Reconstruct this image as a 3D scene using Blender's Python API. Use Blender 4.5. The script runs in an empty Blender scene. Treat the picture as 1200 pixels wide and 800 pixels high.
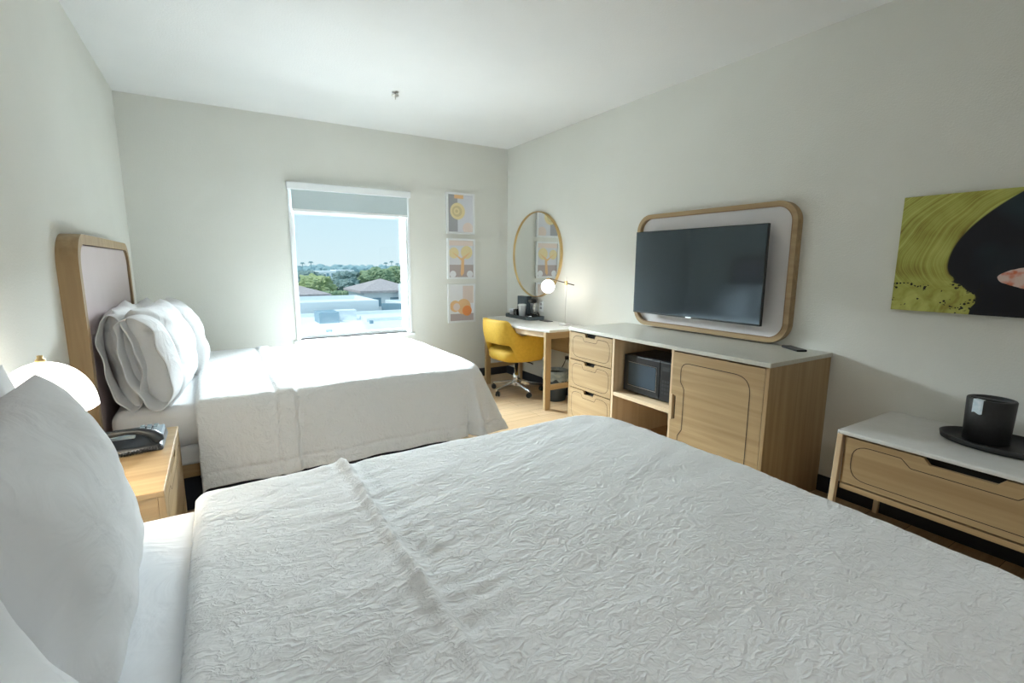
import bpy, bmesh, math, random
from mathutils import Vector, Matrix, noise
PI = math.pi
random.seed(7)
SC = bpy.context.scene
COL = SC.collection

# ------------------------------------------------------------------ camera
F_PX = 562.877
YAW, PITCH, ROLL = .550474, .159715, .00500643
cam_d = bpy.data.cameras.new('camera')
cam = bpy.data.objects.new('camera', cam_d); COL.objects.link(cam)
Fv = Vector((math.sin(YAW)*math.cos(PITCH), math.cos(YAW)*math.cos(PITCH), -math.sin(PITCH)))
Rv = Vector((math.cos(YAW), -math.sin(YAW), 0)); Uv = Rv.cross(Fv)
r_ = Rv*math.cos(ROLL)+Uv*math.sin(ROLL); u_ = -Rv*math.sin(ROLL)+Uv*math.cos(ROLL)
M = Matrix((r_, u_, -Fv)).transposed().to_4x4(); M.translation = Vector((0, 0, 1.35))
cam.matrix_world = M
cam_d.sensor_width = 36; cam_d.lens = 36*F_PX/1200; cam_d.clip_start = .02; cam_d.clip_end = 3000
SC.camera = cam

# ------------------------------------------------------------------ light
SC.view_settings.view_transform = 'Standard'; SC.view_settings.look = 'None'
SC.view_settings.gamma = 1; SC.view_settings.use_curve_mapping = False
SC.view_settings.exposure = 0.95
W = bpy.data.worlds.new('sky'); SC.world = W; W.use_nodes = True
wn = W.node_tree.nodes; wl = W.node_tree.links
bg = wn['Background']; tc = wn.new('ShaderNodeTexCoord'); sp = wn.new('ShaderNodeSeparateXYZ')
cr = wn.new('ShaderNodeValToRGB')
cr.color_ramp.elements[0].position = 0.0; cr.color_ramp.elements[0].color = (.70, .86, .92, 1)
cr.color_ramp.elements[1].position = .6; cr.color_ramp.elements[1].color = (.50, .74, .95, 1)
e = cr.color_ramp.elements.new(.12); e.color = (.60, .82, .93, 1)
wl.new(tc.outputs['Generated'], sp.inputs[0]); wl.new(sp.outputs[2], cr.inputs[0]); wl.new(cr.outputs[0], bg.inputs[0])
bg.inputs[1].default_value = .58

def light(name, kind, loc, energy, color=(1, 1, 1), **k):
    d = bpy.data.lights.new(name, kind); d.energy = energy; d.color = color
    for a, b in k.items(): setattr(d, a, b)
    o = bpy.data.objects.new(name, d); COL.objects.link(o); o.location = loc
    return o
sun = light('sun', 'SUN', (0, 20, 20), 1.35, (1, .97, .92), angle=math.radians(4))
sun.rotation_euler = Vector((.55, .10, -.75)).to_track_quat('-Z', 'Y').to_euler()
# area lights added outside, unseen, standing in for open sky and roof bounce
def sky_panel(name, loc, aim, energy, sx, sy, color):
    o = light(name, 'AREA', loc, energy, color, shape='RECTANGLE', size=sx, size_y=sy)
    o.rotation_euler = (Vector(aim)-Vector(loc)).to_track_quat('-Z', 'Y').to_euler(); return o
sky_panel('added_sky_panel', (1.2, 12.2, 4.75), (1.2, 5.1, 1.3), 9800, 11, 3.4, (.84, .94, 1))
sky_panel('added_roof_bounce_panel', (1.2, 11.0, -2.6), (1.2, 5.1, 1.3), 520, 10, 3.4, (.90, .97, 1))
# fill lamp added behind the camera, with no such source in view
ent = light('added_entry_fill', 'AREA', (.35, -1.0, 2.62), 8, (.93, .97, 1), shape='DISK', size=.5)

# ------------------------------------------------------------------ materials
def mat(name, col, rough=.5, metal=0, **k):
    m = bpy.data.materials.new(name); m.use_nodes = True
    b = m.node_tree.nodes['Principled BSDF']
    b.inputs['Base Color'].default_value = (*col, 1); b.inputs['Roughness'].default_value = rough
    b.inputs['Metallic'].default_value = metal
    for a, v in k.items(): b.inputs[a.replace('_', ' ')].default_value = v
    return m
def N(m, t, **k):
    n = m.node_tree.nodes.new(t)
    for a, v in k.items(): setattr(n, a, v)
    return n
def LK(m, a, b): m.node_tree.links.new(a, b)
def mottled(name, c1, c2, scale=4, rough=.6, bump=0, bscale=200, stretch=(1, 1, 1), detail=4, metal=0, dist=.005, **k):
    m = mat(name, c1, rough, metal, **k); b = m.node_tree.nodes['Principled BSDF']
    t = N(m, 'ShaderNodeTexCoord'); mp = N(m, 'ShaderNodeMapping'); mp.inputs['Scale'].default_value = stretch
    LK(m, t.outputs['Object'], mp.inputs[0])
    n = N(m, 'ShaderNodeTexNoise'); n.inputs['Scale'].default_value = scale; n.inputs['Detail'].default_value = detail
    LK(m, mp.outputs[0], n.inputs['Vector'])
    r = N(m, 'ShaderNodeValToRGB'); r.color_ramp.elements[0].color = (*c1, 1); r.color_ramp.elements[1].color = (*c2, 1)
    r.color_ramp.elements[0].position = .35; r.color_ramp.elements[1].position = .65
    LK(m, n.outputs[0], r.inputs[0]); LK(m, r.outputs[0], b.inputs['Base Color'])
    if bump:
        n2 = N(m, 'ShaderNodeTexNoise'); n2.inputs['Scale'].default_value = bscale; n2.inputs['Detail'].default_value = 3
        bp = N(m, 'ShaderNodeBump'); bp.inputs['Strength'].default_value = bump; bp.inputs['Distance'].default_value = dist
        LK(m, mp.outputs[0], n2.inputs['Vector']); LK(m, n2.outputs[0], bp.inputs['Height']); LK(m, bp.outputs[0], b.inputs['Normal'])
    return m
def wood(name, c1, c2, axis, rough=.45):
    s = [26, 26, 26]; s['xyz'.index(axis)] = 1.1
    m = mat(name, c1, rough); b = m.node_tree.nodes['Principled BSDF']
    t = N(m, 'ShaderNodeTexCoord'); mp = N(m, 'ShaderNodeMapping'); mp.inputs['Scale'].default_value = s
    LK(m, t.outputs['Object'], mp.inputs[0])
    n = N(m, 'ShaderNodeTexNoise'); n.inputs['Scale'].default_value = 1.0; n.inputs['Detail'].default_value = 5; n.inputs['Distortion'].default_value = .6
    LK(m, mp.outputs[0], n.inputs['Vector'])
    r = N(m, 'ShaderNodeValToRGB'); r.color_ramp.elements[0].color = (*c1, 1); r.color_ramp.elements[1].color = (*c2, 1)
    r.color_ramp.elements[0].position = .3; r.color_ramp.elements[1].position = .68
    LK(m, n.outputs[0], r.inputs[0]); LK(m, r.outputs[0], b.inputs['Base Color'])
    bp = N(m, 'ShaderNodeBump'); bp.inputs['Strength'].default_value = .12; bp.inputs['Distance'].default_value = .002
    LK(m, n.outputs[0], bp.inputs['Height']); LK(m, bp.outputs[0], b.inputs['Normal'])
    return m
W1, W2 = (.335, .215, .10), (.455, .32, .165)
OAK = {a: wood('oak_'+a, W1, W2, a) for a in 'xyz'}
LOAK = {a: wood('pale_oak_'+a, (.62, .45, .27), (.72, .56, .37), a) for a in 'xyz'}
INLINE = mat('groove_shadow_gap', (.05, .03, .02), .8)
M_WALL = mottled('painted_wall', (.735, .73, .675), (.755, .75, .695), 2, .75, .35, 120)
M_WALLR = M_WALL
M_CEIL = mottled('ceiling_paint', (.80, .80, .79), (.82, .82, .81), 2, .8, .3, 90)
M_BASE = mat('dark_rubber_base', (.022, .026, .036), .5)
M_WHITE = mat('white_trim_paint', (.84, .86, .86), .4)
M_STONE = mottled('pale_solid_surface', (.70, .69, .65), (.73, .72, .69), 30, .28)
M_CREAM = mottled('greige_laminate_top', (.56, .545, .47), (.60, .58, .51), 60, .3)
M_BLACK = mat('black_plastic', (.012, .013, .015), .35)
M_BLACKM = mottled('matte_black_leatherette', (.014, .014, .015), (.02, .02, .021), 80, .5)
M_CHROME = mat('polished_aluminium', (.75, .77, .80), .18, 1)
M_GOLD = mat('brushed_brass', (.72, .52, .25), .3, 1)
M_GLASSB = mat('black_glass', (.01, .012, .015), .06)
M_DRK = mat('recess_shade_black', (.01, .009, .008), .9)  # near-black that paints in the shade behind the handle cutouts

def cloth_mat(name, col, kind):
    m = mat(name, col, .85); b = m.node_tree.nodes['Principled BSDF']
    b.inputs['Sheen Weight'].default_value = .15
    t = N(m, 'ShaderNodeTexCoord')
    mp = N(m, 'ShaderNodeMapping'); LK(m, t.outputs['Object'], mp.inputs[0])
    bp = N(m, 'ShaderNodeBump')
    if kind == 'crinkle':
        # puckered crinkle weave: warped ridged noise
        mp.inputs['Rotation'].default_value = (0, 0, .5); mp.inputs['Scale'].default_value = (1.0, 1.6, 1)
        n0 = N(m, 'ShaderNodeTexNoise'); n0.inputs['Scale'].default_value = 14; n0.inputs['Detail'].default_value = 2
        mx = N(m, 'ShaderNodeMixRGB'); mx.blend_type = 'LINEAR_LIGHT'; mx.inputs[0].default_value = .055
        LK(m, mp.outputs[0], n0.inputs['Vector']); LK(m, mp.outputs[0], mx.inputs[1]); LK(m, n0.outputs[1], mx.inputs[2])
        n1 = N(m, 'ShaderNodeTexNoise'); n1.inputs['Scale'].default_value = 25; n1.inputs['Detail'].default_value = 3; n1.inputs['Roughness'].default_value = .5
        LK(m, mx.outputs[0], n1.inputs['Vector'])
        s = N(m, 'ShaderNodeMath', operation='SUBTRACT'); s.inputs[1].default_value = .5; LK(m, n1.outputs[0], s.inputs[0])
        a = N(m, 'ShaderNodeMath', operation='ABSOLUTE'); LK(m, s.outputs[0], a.inputs[0])
        p = N(m, 'ShaderNodeMath', operation='MULTIPLY'); p.inputs[1].default_value = -5.5; LK(m, a.outputs[0], p.inputs[0])
        ex = N(m, 'ShaderNodeMath', operation='EXPONENT'); LK(m, p.outputs[0], ex.inputs[0])
        n2 = N(m, 'ShaderNodeTexNoise'); n2.inputs['Scale'].default_value = 9; n2.inputs['Detail'].default_value = 4
        LK(m, mp.outputs[0], n2.inputs['Vector'])
        ad = N(m, 'ShaderNodeMath', operation='ADD'); LK(m, ex.outputs[0], ad.inputs[0]); LK(m, n2.outputs[0], ad.inputs[1])
        LK(m, ad.outputs[0], bp.inputs['Height'])
        bp.inputs['Strength'].default_value = .9; bp.inputs['Distance'].default_value = .0045
    else:
        n2 = N(m, 'ShaderNodeTexNoise'); n2.inputs['Scale'].default_value = 7; n2.inputs['Detail'].default_value = 4; n2.inputs['Distortion'].default_value = 1.2
        LK(m, mp.outputs[0], n2.inputs['Vector']); LK(m, n2.outputs[0], bp.inputs['Height'])
        bp.inputs['Strength'].default_value = .5; bp.inputs['Distance'].default_value = .02
    LK(m, bp.outputs[0], b.inputs['Normal'])
    return m
M_SPREAD = cloth_mat('white_crinkle_weave', (.80, .80, .79), 'crinkle')
M_SHEET = cloth_mat('white_cotton', (.82, .83, .84), 'plain')
M_SPREAD2 = cloth_mat('white_crinkle_weave_soft', (.80, .80, .79), 'crinkle')
for nd in M_SPREAD2.node_tree.nodes:
    if nd.type == 'BUMP': nd.inputs['Distance'].default_value = .0035

# ------------------------------------------------------------------ mesh helpers
class MB:
    def __init__(s): s.v = []; s.f = []; s.m = []; s.sm = []
    def add(s, vs, fs, mi=0, smooth=False):
        o = len(s.v); s.v += [tuple(v) for v in vs]
        for f in fs: s.f.append([i+o for i in f]); s.m.append(mi); s.sm.append(smooth)
        return s
    def frombm(s, bm, mi=0, smooth=False):
        bm.verts.ensure_lookup_table(); bm.verts.index_update()
        s.add([v.co[:] for v in bm.verts], [[v.index for v in f.verts] for f in bm.faces], mi, smooth); bm.free(); return s
    def box(s, x0, x1, y0, y1, z0, z1, bev=0, mi=0, mtx=None, seg=2):
        bm = bmesh.new(); bmesh.ops.create_cube(bm, size=1)
        for v in bm.verts: v.co = Vector(((x0+x1)/2+v.co.x*(x1-x0), (y0+y1)/2+v.co.y*(y1-y0), (z0+z1)/2+v.co.z*(z1-z0)))
        if bev: bmesh.ops.bevel(bm, geom=bm.edges[:], offset=bev, segments=seg, affect='EDGES', profile=.5)
        if mtx: bm.transform(mtx)
        return s.frombm(bm, mi)
    def prism(s, pts, d0, d1, axis='x', mi=0, holes=None, bev=0):
        """2D outline pts extruded along axis from d0 to d1; (a,b)->: x:(y,z) y:(x,z) z:(x,y)"""
        def P(a, b, d): return {'x': (d, a, b), 'y': (a, d, b), 'z': (a, b, d)}[axis]
        n = len(pts)
        vs = [P(a, b, d0) for a, b in pts]+[P(a, b, d1) for a, b in pts]
        if holes is None:
            bm = bmesh.new(); V = [bm.verts.new(v) for v in vs]
            fl = [bm.faces.new(V[:n]), bm.faces.new(V[n:][::-1])]
            for i in range(n): bm.faces.new((V[i], V[n+i], V[n+(i+1) % n], V[(i+1) % n]))
            bmesh.ops.recalc_face_normals(bm, faces=bm.faces)
            if bev: bmesh.ops.bevel(bm, geom=[e for f in fl for e in f.edges], offset=bev, segments=2, affect='EDGES', profile=.5)
            bmesh.ops.triangulate(bm, faces=[f for f in bm.faces if len(f.verts) > 4])
            return s.frombm(bm, mi)
        # ring between pts and holes (same count)
        m = len(holes); assert m == n
        vs += [P(a, b, d0) for a, b in holes]+[P(a, b, d1) for a, b in holes]
        bm = bmesh.new(); V = [bm.verts.new(v) for v in vs]
        for i in range(n):
            j = (i+1) % n
            for q in ((i, j, n+j, n+i), (2*n+i, 2*n+j, 3*n+j, 3*n+i), (i, j, 2*n+j, 2*n+i), (n+i, n+j, 3*n+j, 3*n+i)):
                bm.faces.new([V[k] for k in q])
        bmesh.ops.recalc_face_normals(bm, faces=bm.faces)
        return s.frombm(bm, mi)
    def tube(s, path, r, n=10, mi=0, closed=False, caps=True):
        P = [Vector(p) for p in path]; k = len(P); rs = r if isinstance(r, (list, tuple)) else [r]*k
        vs = []; up = None
        for i, p in enumerate(P):
            if closed: t = (P[(i+1) % k]-P[i-1])
            else: t = (P[min(i+1, k-1)]-P[max(i-1, 0)])
            t.normalize()
            if up is None: up = Vector((0, 0, 1)) if abs(t.z) < .9 else Vector((1, 0, 0))
            a = t.cross(up).normalized(); b = a.cross(t).normalized(); up = b
            vs += [p+(a*math.cos(2*PI*j/n)+b*math.sin(2*PI*j/n))*rs[i] for j in range(n)]
        fs = []
        for i in range(k if closed else k-1):
            i2 = (i+1) % k
            fs += [(i*n+j, i*n+(j+1) % n, i2*n+(j+1) % n, i2*n+j) for j in range(n)]
        s.add(vs, fs, mi, True)
        if caps and not closed: s.add(vs[:n], [list(range(n))], mi); s.add(vs[-n:], [list(range(n))[::-1]], mi)
        return s
    def lathe(s, prof, c=(0, 0, 0), n=32, mi=0, sx=1, sy=1, smooth=True):
        vs = []; fs = []
        for r, z in prof: vs += [(c[0]+sx*r*math.cos(2*PI*j/n), c[1]+sy*r*math.sin(2*PI*j/n), c[2]+z) for j in range(n)]
        for i in range(len(prof)-1): fs += [(i*n+j, i*n+(j+1) % n, (i+1)*n+(j+1) % n, (i+1)*n+j) for j in range(n)]
        return s.add(vs, fs, mi, smooth)
    def line(s, pts, w, x, axis='x', closed=False, mi=0, out=-1, t=.0008):
        """flat strip of width w following 2D pts, standing t proud of plane axis=x"""
        def P(a, b, d): return {'x': (d, a, b), 'y': (a, d, b), 'z': (a, b, d)}[axis]
        k = len(pts); L = []; R_ = []
        for i in range(k):
            p = Vector(pts[i]); a = Vector(pts[i-1] if closed or i > 0 else pts[i]); b = Vector(pts[(i+1) % k] if closed or i < k-1 else pts[i])
            d = (b-a).normalized(); nn = Vector((-d.y, d.x))*w/2
            L.append(p+nn); R_.append(p-nn)
        d = x+out*t
        vs = [P(*p, d) for p in L]+[P(*p, d) for p in R_]
        return s.add(vs, [(i, (i+1) % k, k+(i+1) % k, k+i) for i in range(k if closed else k-1)], mi)
    def build(s, name, mats, parent=None, loc=None, weld=False):
        me = bpy.data.meshes.new(name)
        off = Vector(loc) if loc else Vector((0, 0, 0))
        me.from_pydata([tuple(Vector(v)-off) for v in s.v], [], s.f)
        mats = mats if isinstance(mats, (list, tuple)) else [mats]
        for m in mats: me.materials.append(m)
        me.polygons.foreach_set('material_index', s.m); me.polygons.foreach_set('use_smooth', s.sm)
        bm = bmesh.new(); bm.from_mesh(me)
        if weld: bmesh.ops.remove_doubles(bm, verts=bm.verts, dist=1e-5)
        bmesh.ops.recalc_face_normals(bm, faces=bm.faces); bm.to_mesh(me); bm.free()
        o = bpy.data.objects.new(name, me); COL.objects.link(o); o.location = off
        if parent:
            o.parent = parent
            pl = Vector(); q = parent
            while q: pl += q.location; q = q.parent
            o.location = off-pl
        return o
def thing(name, label, cat, loc, group=None):
    o = bpy.data.objects.new(name, None); COL.objects.link(o); o.location = loc
    o.empty_display_size = .1
    o['label'] = label; o['category'] = cat
    if group: o['group'] = group
    return o
def tag(o, label, cat, group=None, kind=None):
    o['label'] = label; o['category'] = cat
    if group: o['group'] = group
    if kind: o['kind'] = kind
    return o
def struct(name, mb, m): o = mb.build(name, m); o['kind'] = 'structure'; return o
def rrect(a0, a1, b0, b1, r, n=8):
    pts = []
    for cx, cy, s0 in ((a1-r, b1-r, 0), (a0+r, b1-r, 1), (a0+r, b0+r, 2), (a1-r, b0+r, 3)):
        for i in range(n+1):
            t = PI/2*(s0+i/n); pts.append((cx+r*math.cos(t), cy+r*math.sin(t)))
    return pts
def roundpoly(pts, rad, n=5, closed=True):
    out = []; k = len(pts)
    for i, p in enumerate(pts):
        r = rad[i] if isinstance(rad, (list, tuple)) else rad
        if r <= 0 or (not closed and i in (0, k-1)): out.append(tuple(p)); continue
        p = Vector(p); a = Vector(pts[i-1])-p; b = Vector(pts[(i+1) % k])-p
        la, lb = a.length, b.length; a.normalize(); b.normalize()
        th = a.angle(b); d = min(r/math.tan(th/2), la*.49, lb*.49)
        A = p+a*d; B = p+b*d
        for j in range(n+1):
            t = j/n; out.append(tuple(A*(1-t)**2+p*2*t*(1-t)+B*t*t))
    return out

XL, XR, YB, YF, ZC = -.575, 3.04, 5.072, -2.4, 2.676
# ================================================================== ROOM
struct('floor', MB().box(XL-.1, XR+.1, YF-.1, YB+.2, -.1, 0), None or (lambda: (
    [globals().__setitem__('M_FLOOR', mat('oak_plank_vinyl', (.5, .35, .2), .38))], M_FLOOR)[1])())
def floor_nodes(m):
    b = m.node_tree.nodes['Principled BSDF']; t = N(m, 'ShaderNodeTexCoord')
    br = N(m, 'ShaderNodeTexBrick'); br.offset = .37; br.inputs['Scale'].default_value = 1
    br.inputs['Brick Width'].default_value = 1.2; br.inputs['Row Height'].default_value = .18
    br.inputs['Mortar Size'].default_value = .0015; br.inputs['Color1'].default_value = (.50, .34, .19, 1)
    br.inputs['Color2'].default_value = (.60, .43, .26, 1); br.inputs['Mortar'].default_value = (.16, .10, .06, 1)
    br.inputs['Bias'].default_value = 0
    LK(m, t.outputs['Object'], br.inputs[0])
    mp = N(m, 'ShaderNodeMapping'); mp.inputs['Scale'].default_value = (1.2, 22, 1); LK(m, t.outputs['Object'], mp.inputs[0])
    n = N(m, 'ShaderNodeTexNoise'); n.inputs['Scale'].default_value = 2; n.inputs['Detail'].default_value = 6; LK(m, mp.outputs[0], n.inputs['Vector'])
    mx = N(m, 'ShaderNodeMixRGB'); mx.blend_type = 'SOFT_LIGHT'; mx.inputs[0].default_value = .7
    LK(m, br.outputs[0], mx.inputs[1]); LK(m, n.outputs[0], mx.inputs[2]); LK(m, mx.outputs[0], b.inputs['Base Color'])
floor_nodes(M_FLOOR)
struct('ceiling', MB().box(XL-.1, XR+.1, YF-.1, YB+.2, ZC, ZC+.1), M_CEIL)
struct('wall_left', MB().box(XL-.12, XL, YF-.1, YB+.2, 0, ZC), M_WALL)
struct('wall_right', MB().box(XR, XR+.12, YF-.1, YB+.2, 0, ZC), M_WALLR)
struct('wall_rear', MB().box(XL, XR, YF-.12, YF, 0, ZC), M_WALL)
WX0, WX1, WZ0, WZ1 = .66, 1.79, .60, 2.07     # window opening
wb = MB()
YO = YB+.2
wb.box(XL, WX0, YB, YO, 0, ZC); wb.box(WX1, XR, YB, YO, 0, ZC); wb.box(WX0, WX1, YB, YO, 0, WZ0); wb.box(WX0, WX1, YB, YO, WZ1, ZC)
struct('wall_back', wb, M_WALL)
for nm, a in (('baseboard_back', (XL, XR, YB-.012, YB, 0, .10)), ('baseboard_left', (XL, XL+.012, YF, YB-.012, 0, .10)), ('baseboard_right', (XR-.012, XR, YF, YB-.012, 0, .10))):
    struct(nm, MB().box(*a, bev=.003), M_BASE)
# window: frame, glass, sill
fr = MB().prism([(WX0, WZ0), (WX1, WZ0), (WX1, WZ1), (WX0, WZ1)], YB+.10, YB+.15, 'y', holes=[(WX0+.035, WZ0+.035), (WX1-.035, WZ0+.035), (WX1-.035, WZ1-.035), (WX0+.035, WZ1-.035)])
win = struct('window_1', fr, M_WHITE)
M_GL = mat('window_glass', (1, 1, 1), 0)
nt = M_GL.node_tree; nt.nodes.clear()
go = nt.nodes.new('ShaderNodeOutputMaterial'); gt = nt.nodes.new('ShaderNodeBsdfTransparent'); gg = nt.nodes.new('ShaderNodeBsdfGlossy'); gm = nt.nodes.new('ShaderNodeMixShader')
gt.inputs[0].default_value = (.96, .98, .98, 1); gg.inputs['Roughness'].default_value = .01; gm.inputs[0].default_value = .02
nt.links.new(gt.outputs[0], gm.inputs[1]); nt.links.new(gg.outputs[0], gm.inputs[2]); nt.links.new(gm.outputs[0], go.inputs[0])
MB().box(WX0+.035, WX1-.035, YB+.12, YB+.126, WZ0+.035, WZ1-.035).build('glass_pane', M_GL, win)
# casing trim round the opening
tr = MB(); c = .024
tr.box(WX0-c, WX0, YB-.014, YB, WZ0-.02, WZ1+.02, .003); tr.box(WX1, WX1+c, YB-.014, YB, WZ0-.02, WZ1+.02, .003)
struct('trim_2', MB().box(WX0-.05, WX1+.05, YB-.035, YB+.10, WZ0-.03, WZ0, .004), M_WHITE)
# roller shade
M_SHADE = mottled('blackout_shade_cloth', (.50, .57, .58), (.52, .59, .60), 300, .8)
sh = thing('roller_shade', 'half rolled grey roller shade with white cassette at the top of the window', 'window shade', ((WX0+WX1)/2, YB-.01, WZ0+1.2))
MB().box(WX0-.035, WX1+.03, YB-.065, YB-.0145, 2.03, 2.095, .006).build('cassette', M_WHITE, sh)
MB().box(WX0+.004, WX1-.004, YB-.03, YB-.027, 1.855, 2.04).build('shade_cloth', M_SHADE, sh)
hb = MB().box(WX0+.004, WX1-.004, YB-.034, YB-.022, 1.83, 1.856, .004)
hb.build('hem_bar', M_WHITE, sh)
for sx in (WX0+.0, WX1-.02):
    tr.box(sx, sx+.018, YB+.0, YB+.05, WZ0+.002, 2.06, .003)
struct('trim_1', tr, M_WHITE)

# ================================================================== BEDS
def fbm(x, y, z=0, o=3):
    v = 0; a = 1
    for i in range(o): v += a*noise.noise((x*2**i, y*2**i, z+i*7.1)); a *= .5
    return v
def spread_mesh(x0, xf, y0, y1, ztop, drop, near, seed):
    """bedspread: flat top from x0 to xf, between y0 and y1; hangs on y0, y1 and foot; ridged band at x=.33"""
    rc = .13; er = .075; st = .0085
    nx = int((xf-x0+drop)/st); ny = int((y1-y0+2*drop)/st)
    vs = []; fs = []
    for i in range(nx+1):
        for j in range(ny+1):
            s = x0+(xf+drop-x0)*i/nx; t = y0-drop+(y1-y0+2*drop)*j/ny
            cx = min(s, xf-rc); cy = min(max(t, y0+rc), y1-rc)
            dx, dy = s-cx, t-cy; d = math.hypot(dx, dy)
            if dx < 1e-9 and abs(dy) > 0: ux, uy = 0, (1 if dy > 0 else -1)
            elif d > 0: ux, uy = dx/d, dy/d
            else: ux = uy = 0
            over = d-rc
            # crown of the top
            crown = .012*math.sin(PI*min(1, max(0, (t-y0)/(y1-y0))))
            sag = .008*fbm(s*2.2, t*2.2, seed)
            if over <= 0: x, y, z = s, t, ztop+crown+sag
            else:
                over = min(over, drop)
                al = over/er
                if al < PI/2: o = er*math.sin(al); h = er*(1-math.cos(al))
                else: o = er+(over-er*PI/2)*.10; h = er+(over-er*PI/2)*.985
                hang = max(0, over-er)/(drop-er)
                # perimeter coordinate for folds
                per = cx+math.atan2(dy, dx+1e-9)*.55+cy if ux > 0 else cx
                corner = (ux > .05 and abs(uy) > .05)
                amp = (.045 if corner else .013)*hang
                fold = amp*math.sin(per*(19 if corner else 12)+3*noise.noise((per*3, seed, 0)))
                o += fold+.012*hang*fbm(per*5, h*4, seed)
                if corner: o += .13*hang*math.sin(2*math.atan2(abs(uy), ux))**2
                x = cx+ux*(rc+o); y = cy+uy*(rc+o); z = ztop-h+crown+sag*(1-hang)
            # band / ridge across the bed
            rx = .33+.012*fbm(t*3, 1.3, seed)
            w = s-rx
            if near:
                b = .030*math.exp(-(w/(.020 if w < 0 else .011))**2)+.012*math.exp(-((w+.05)/.05)**2)
                b -= .006*math.exp(-((w-.04)/.02)**2)
                b *= (.8+.35*fbm(t*6, 4, seed))
                # wrinkles radiating off the ridge
                b += .0045*max(0, 1-abs(w-.06)/.22)*fbm(s*9+t*7, t*26-s*10, seed)
            else:
                b = .011*(1/(1+math.exp(max(-50, min(50, -(w+.09)/.004)))))*(1/(1+math.exp(max(-50, min(50, w/.004)))))-.006*math.exp(-((w-.012)/.010)**2)-.006*math.exp(-((w+.105)/.010)**2)
            n = Vector((ux, uy, 0)) if over > er else Vector((0, 0, 1))
            g = .004*fbm(s*7, t*9, seed+3)
            if near:
                wx = s+.03*noise.noise((s*9, t*9, seed)); wy = t+.03*noise.noise((t*9, s*9, seed+5))
                g += .0015*math.exp(-6*abs(noise.noise((wx*16+wy*5, wy*27-wx*7, seed+11))))+.0011*noise.noise((wx*30, wy*42, seed+2))
            hem = -.008*math.exp(-((over-(drop-.075))/.010)**2)+.003*(over > drop-.075) if over > 0 else 0
            x += n.x*(b+g+hem); y += n.y*(b+g+hem); z += n.z*(b+g)
            # rounded roll at head edge
            if i < 4: z -= .022*(1-i/4)**2
            vs.append((x, y, z))
    for i in range(nx):
        for j in range(ny):
            a = i*(ny+1)+j
            s = x0+(xf+drop-x0)*(i+.5)/nx; t = y0-drop+(y1-y0+2*drop)*(j+.5)/ny
            dx = max(0, s-(xf-rc)); dy = max(0, y0+rc-t, t-(y1-rc))
            if math.hypot(dx, dy)-rc > drop: continue
            fs.append((a, a+1, a+ny+2, a+ny+1))
    return vs, fs
def make_spread(name, args, m, parent=None):
    vs, fs = spread_mesh(*args)
    used = sorted({i for f in fs for i in f}); mp = {k: i for i, k in enumerate(used)}
    mb = MB(); mb.add([vs[k] for k in used], [[mp[i] for i in f] for f in fs], 0, True)
    o = mb.build(name, m, parent)
    s = o.modifiers.new('thick', 'SOLIDIFY'); s.thickness = .012; s.offset = -1
    return o
M_HBP = mottled('mauve_grey_vinyl', (.60, .49, .49), (.64, .53, .53), 3, .35)
M_PLINTH = mat('black_plinth', (.012, .013, .02), .8)
def make_bed(y0, y1, lab, near, seed, hy0, hy1):
    yc = (y0+y1)/2
    bed = thing('bed', lab, 'bed', (.5, yc, 0))
    MB().box(XL+.10, 1.38, y0+.13, y1-.13, .0, .225, .005).build('plinth', M_PLINTH, bed)
    MB().box(XL+.09, 1.47, y0+.03, y1-.03, .225, .30, .006).build('bed_rail', OAK['x'], bed)
    def pad(z0, z1, bev, ins, nm, m):
        mb = MB().box(XL+.085, 1.50-ins, y0+ins, y1-ins, z0, z1, bev, seg=5); mb.sm = [True]*len(mb.f)
        return mb.build(nm, m, bed)
    pad(.30, .40, .02, .01, 'box_spring', M_SHEET); pad(.40, .625, .06, 0, 'mattress', M_SHEET)
    sv = MB()   # fitted sheet end-of-bed top with soft wrinkles
    # headboard
    z1 = 1.475; r = .15
    outer = rrect(hy0, hy1, .25, z1, r, 10); inner = rrect(hy0+.045, hy1-.045, .295, z1-.045, r-.045, 10)
    MB().prism(outer, XL, XL+.075, 'x', holes=inner).build('headboard_frame', OAK['z'], bed)
    pm = MB().prism(inner, XL+.001, XL+.062, 'x', bev=.008).build('headboard_panel', M_HBP, bed)
    pm['label'] = 'mauve grey upholstered panel'
    pp = MB().line(rrect(hy0+.047, hy1-.047, .297, z1-.047, r-.047, 10), .004, XL+.0625, 'x', True, out=1).build('panel_piping', INLINE, bed)
    return bed
NY0, NY1, FY0, FY1 = .17, 1.66, 2.90, 4.42
bed_n = make_bed(NY0, NY1, 'near bed in the foreground with white crinkled bedspread', True, 3.3, .13, 1.66)
bed_f = make_bed(FY0, FY1, 'far bed beside the window wall with white bedspread and pale oak headboard', False, 8.1, 2.78, 4.30)
spn = make_spread('bedspread', (-.105, 1.49, NY0, NY1, .655, .50, True, 3.3), M_SPREAD)
tag(spn, 'white crinkle textured bedspread with a raised pleat on the near bed', 'bedspread')
spf = make_spread('bedspread', (-.14, 1.49, FY0, FY1, .655, .50, False, 8.1), M_SPREAD2)
tag(spf, 'white bedspread with flat stitched band draped over the far bed', 'bedspread')

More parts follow.
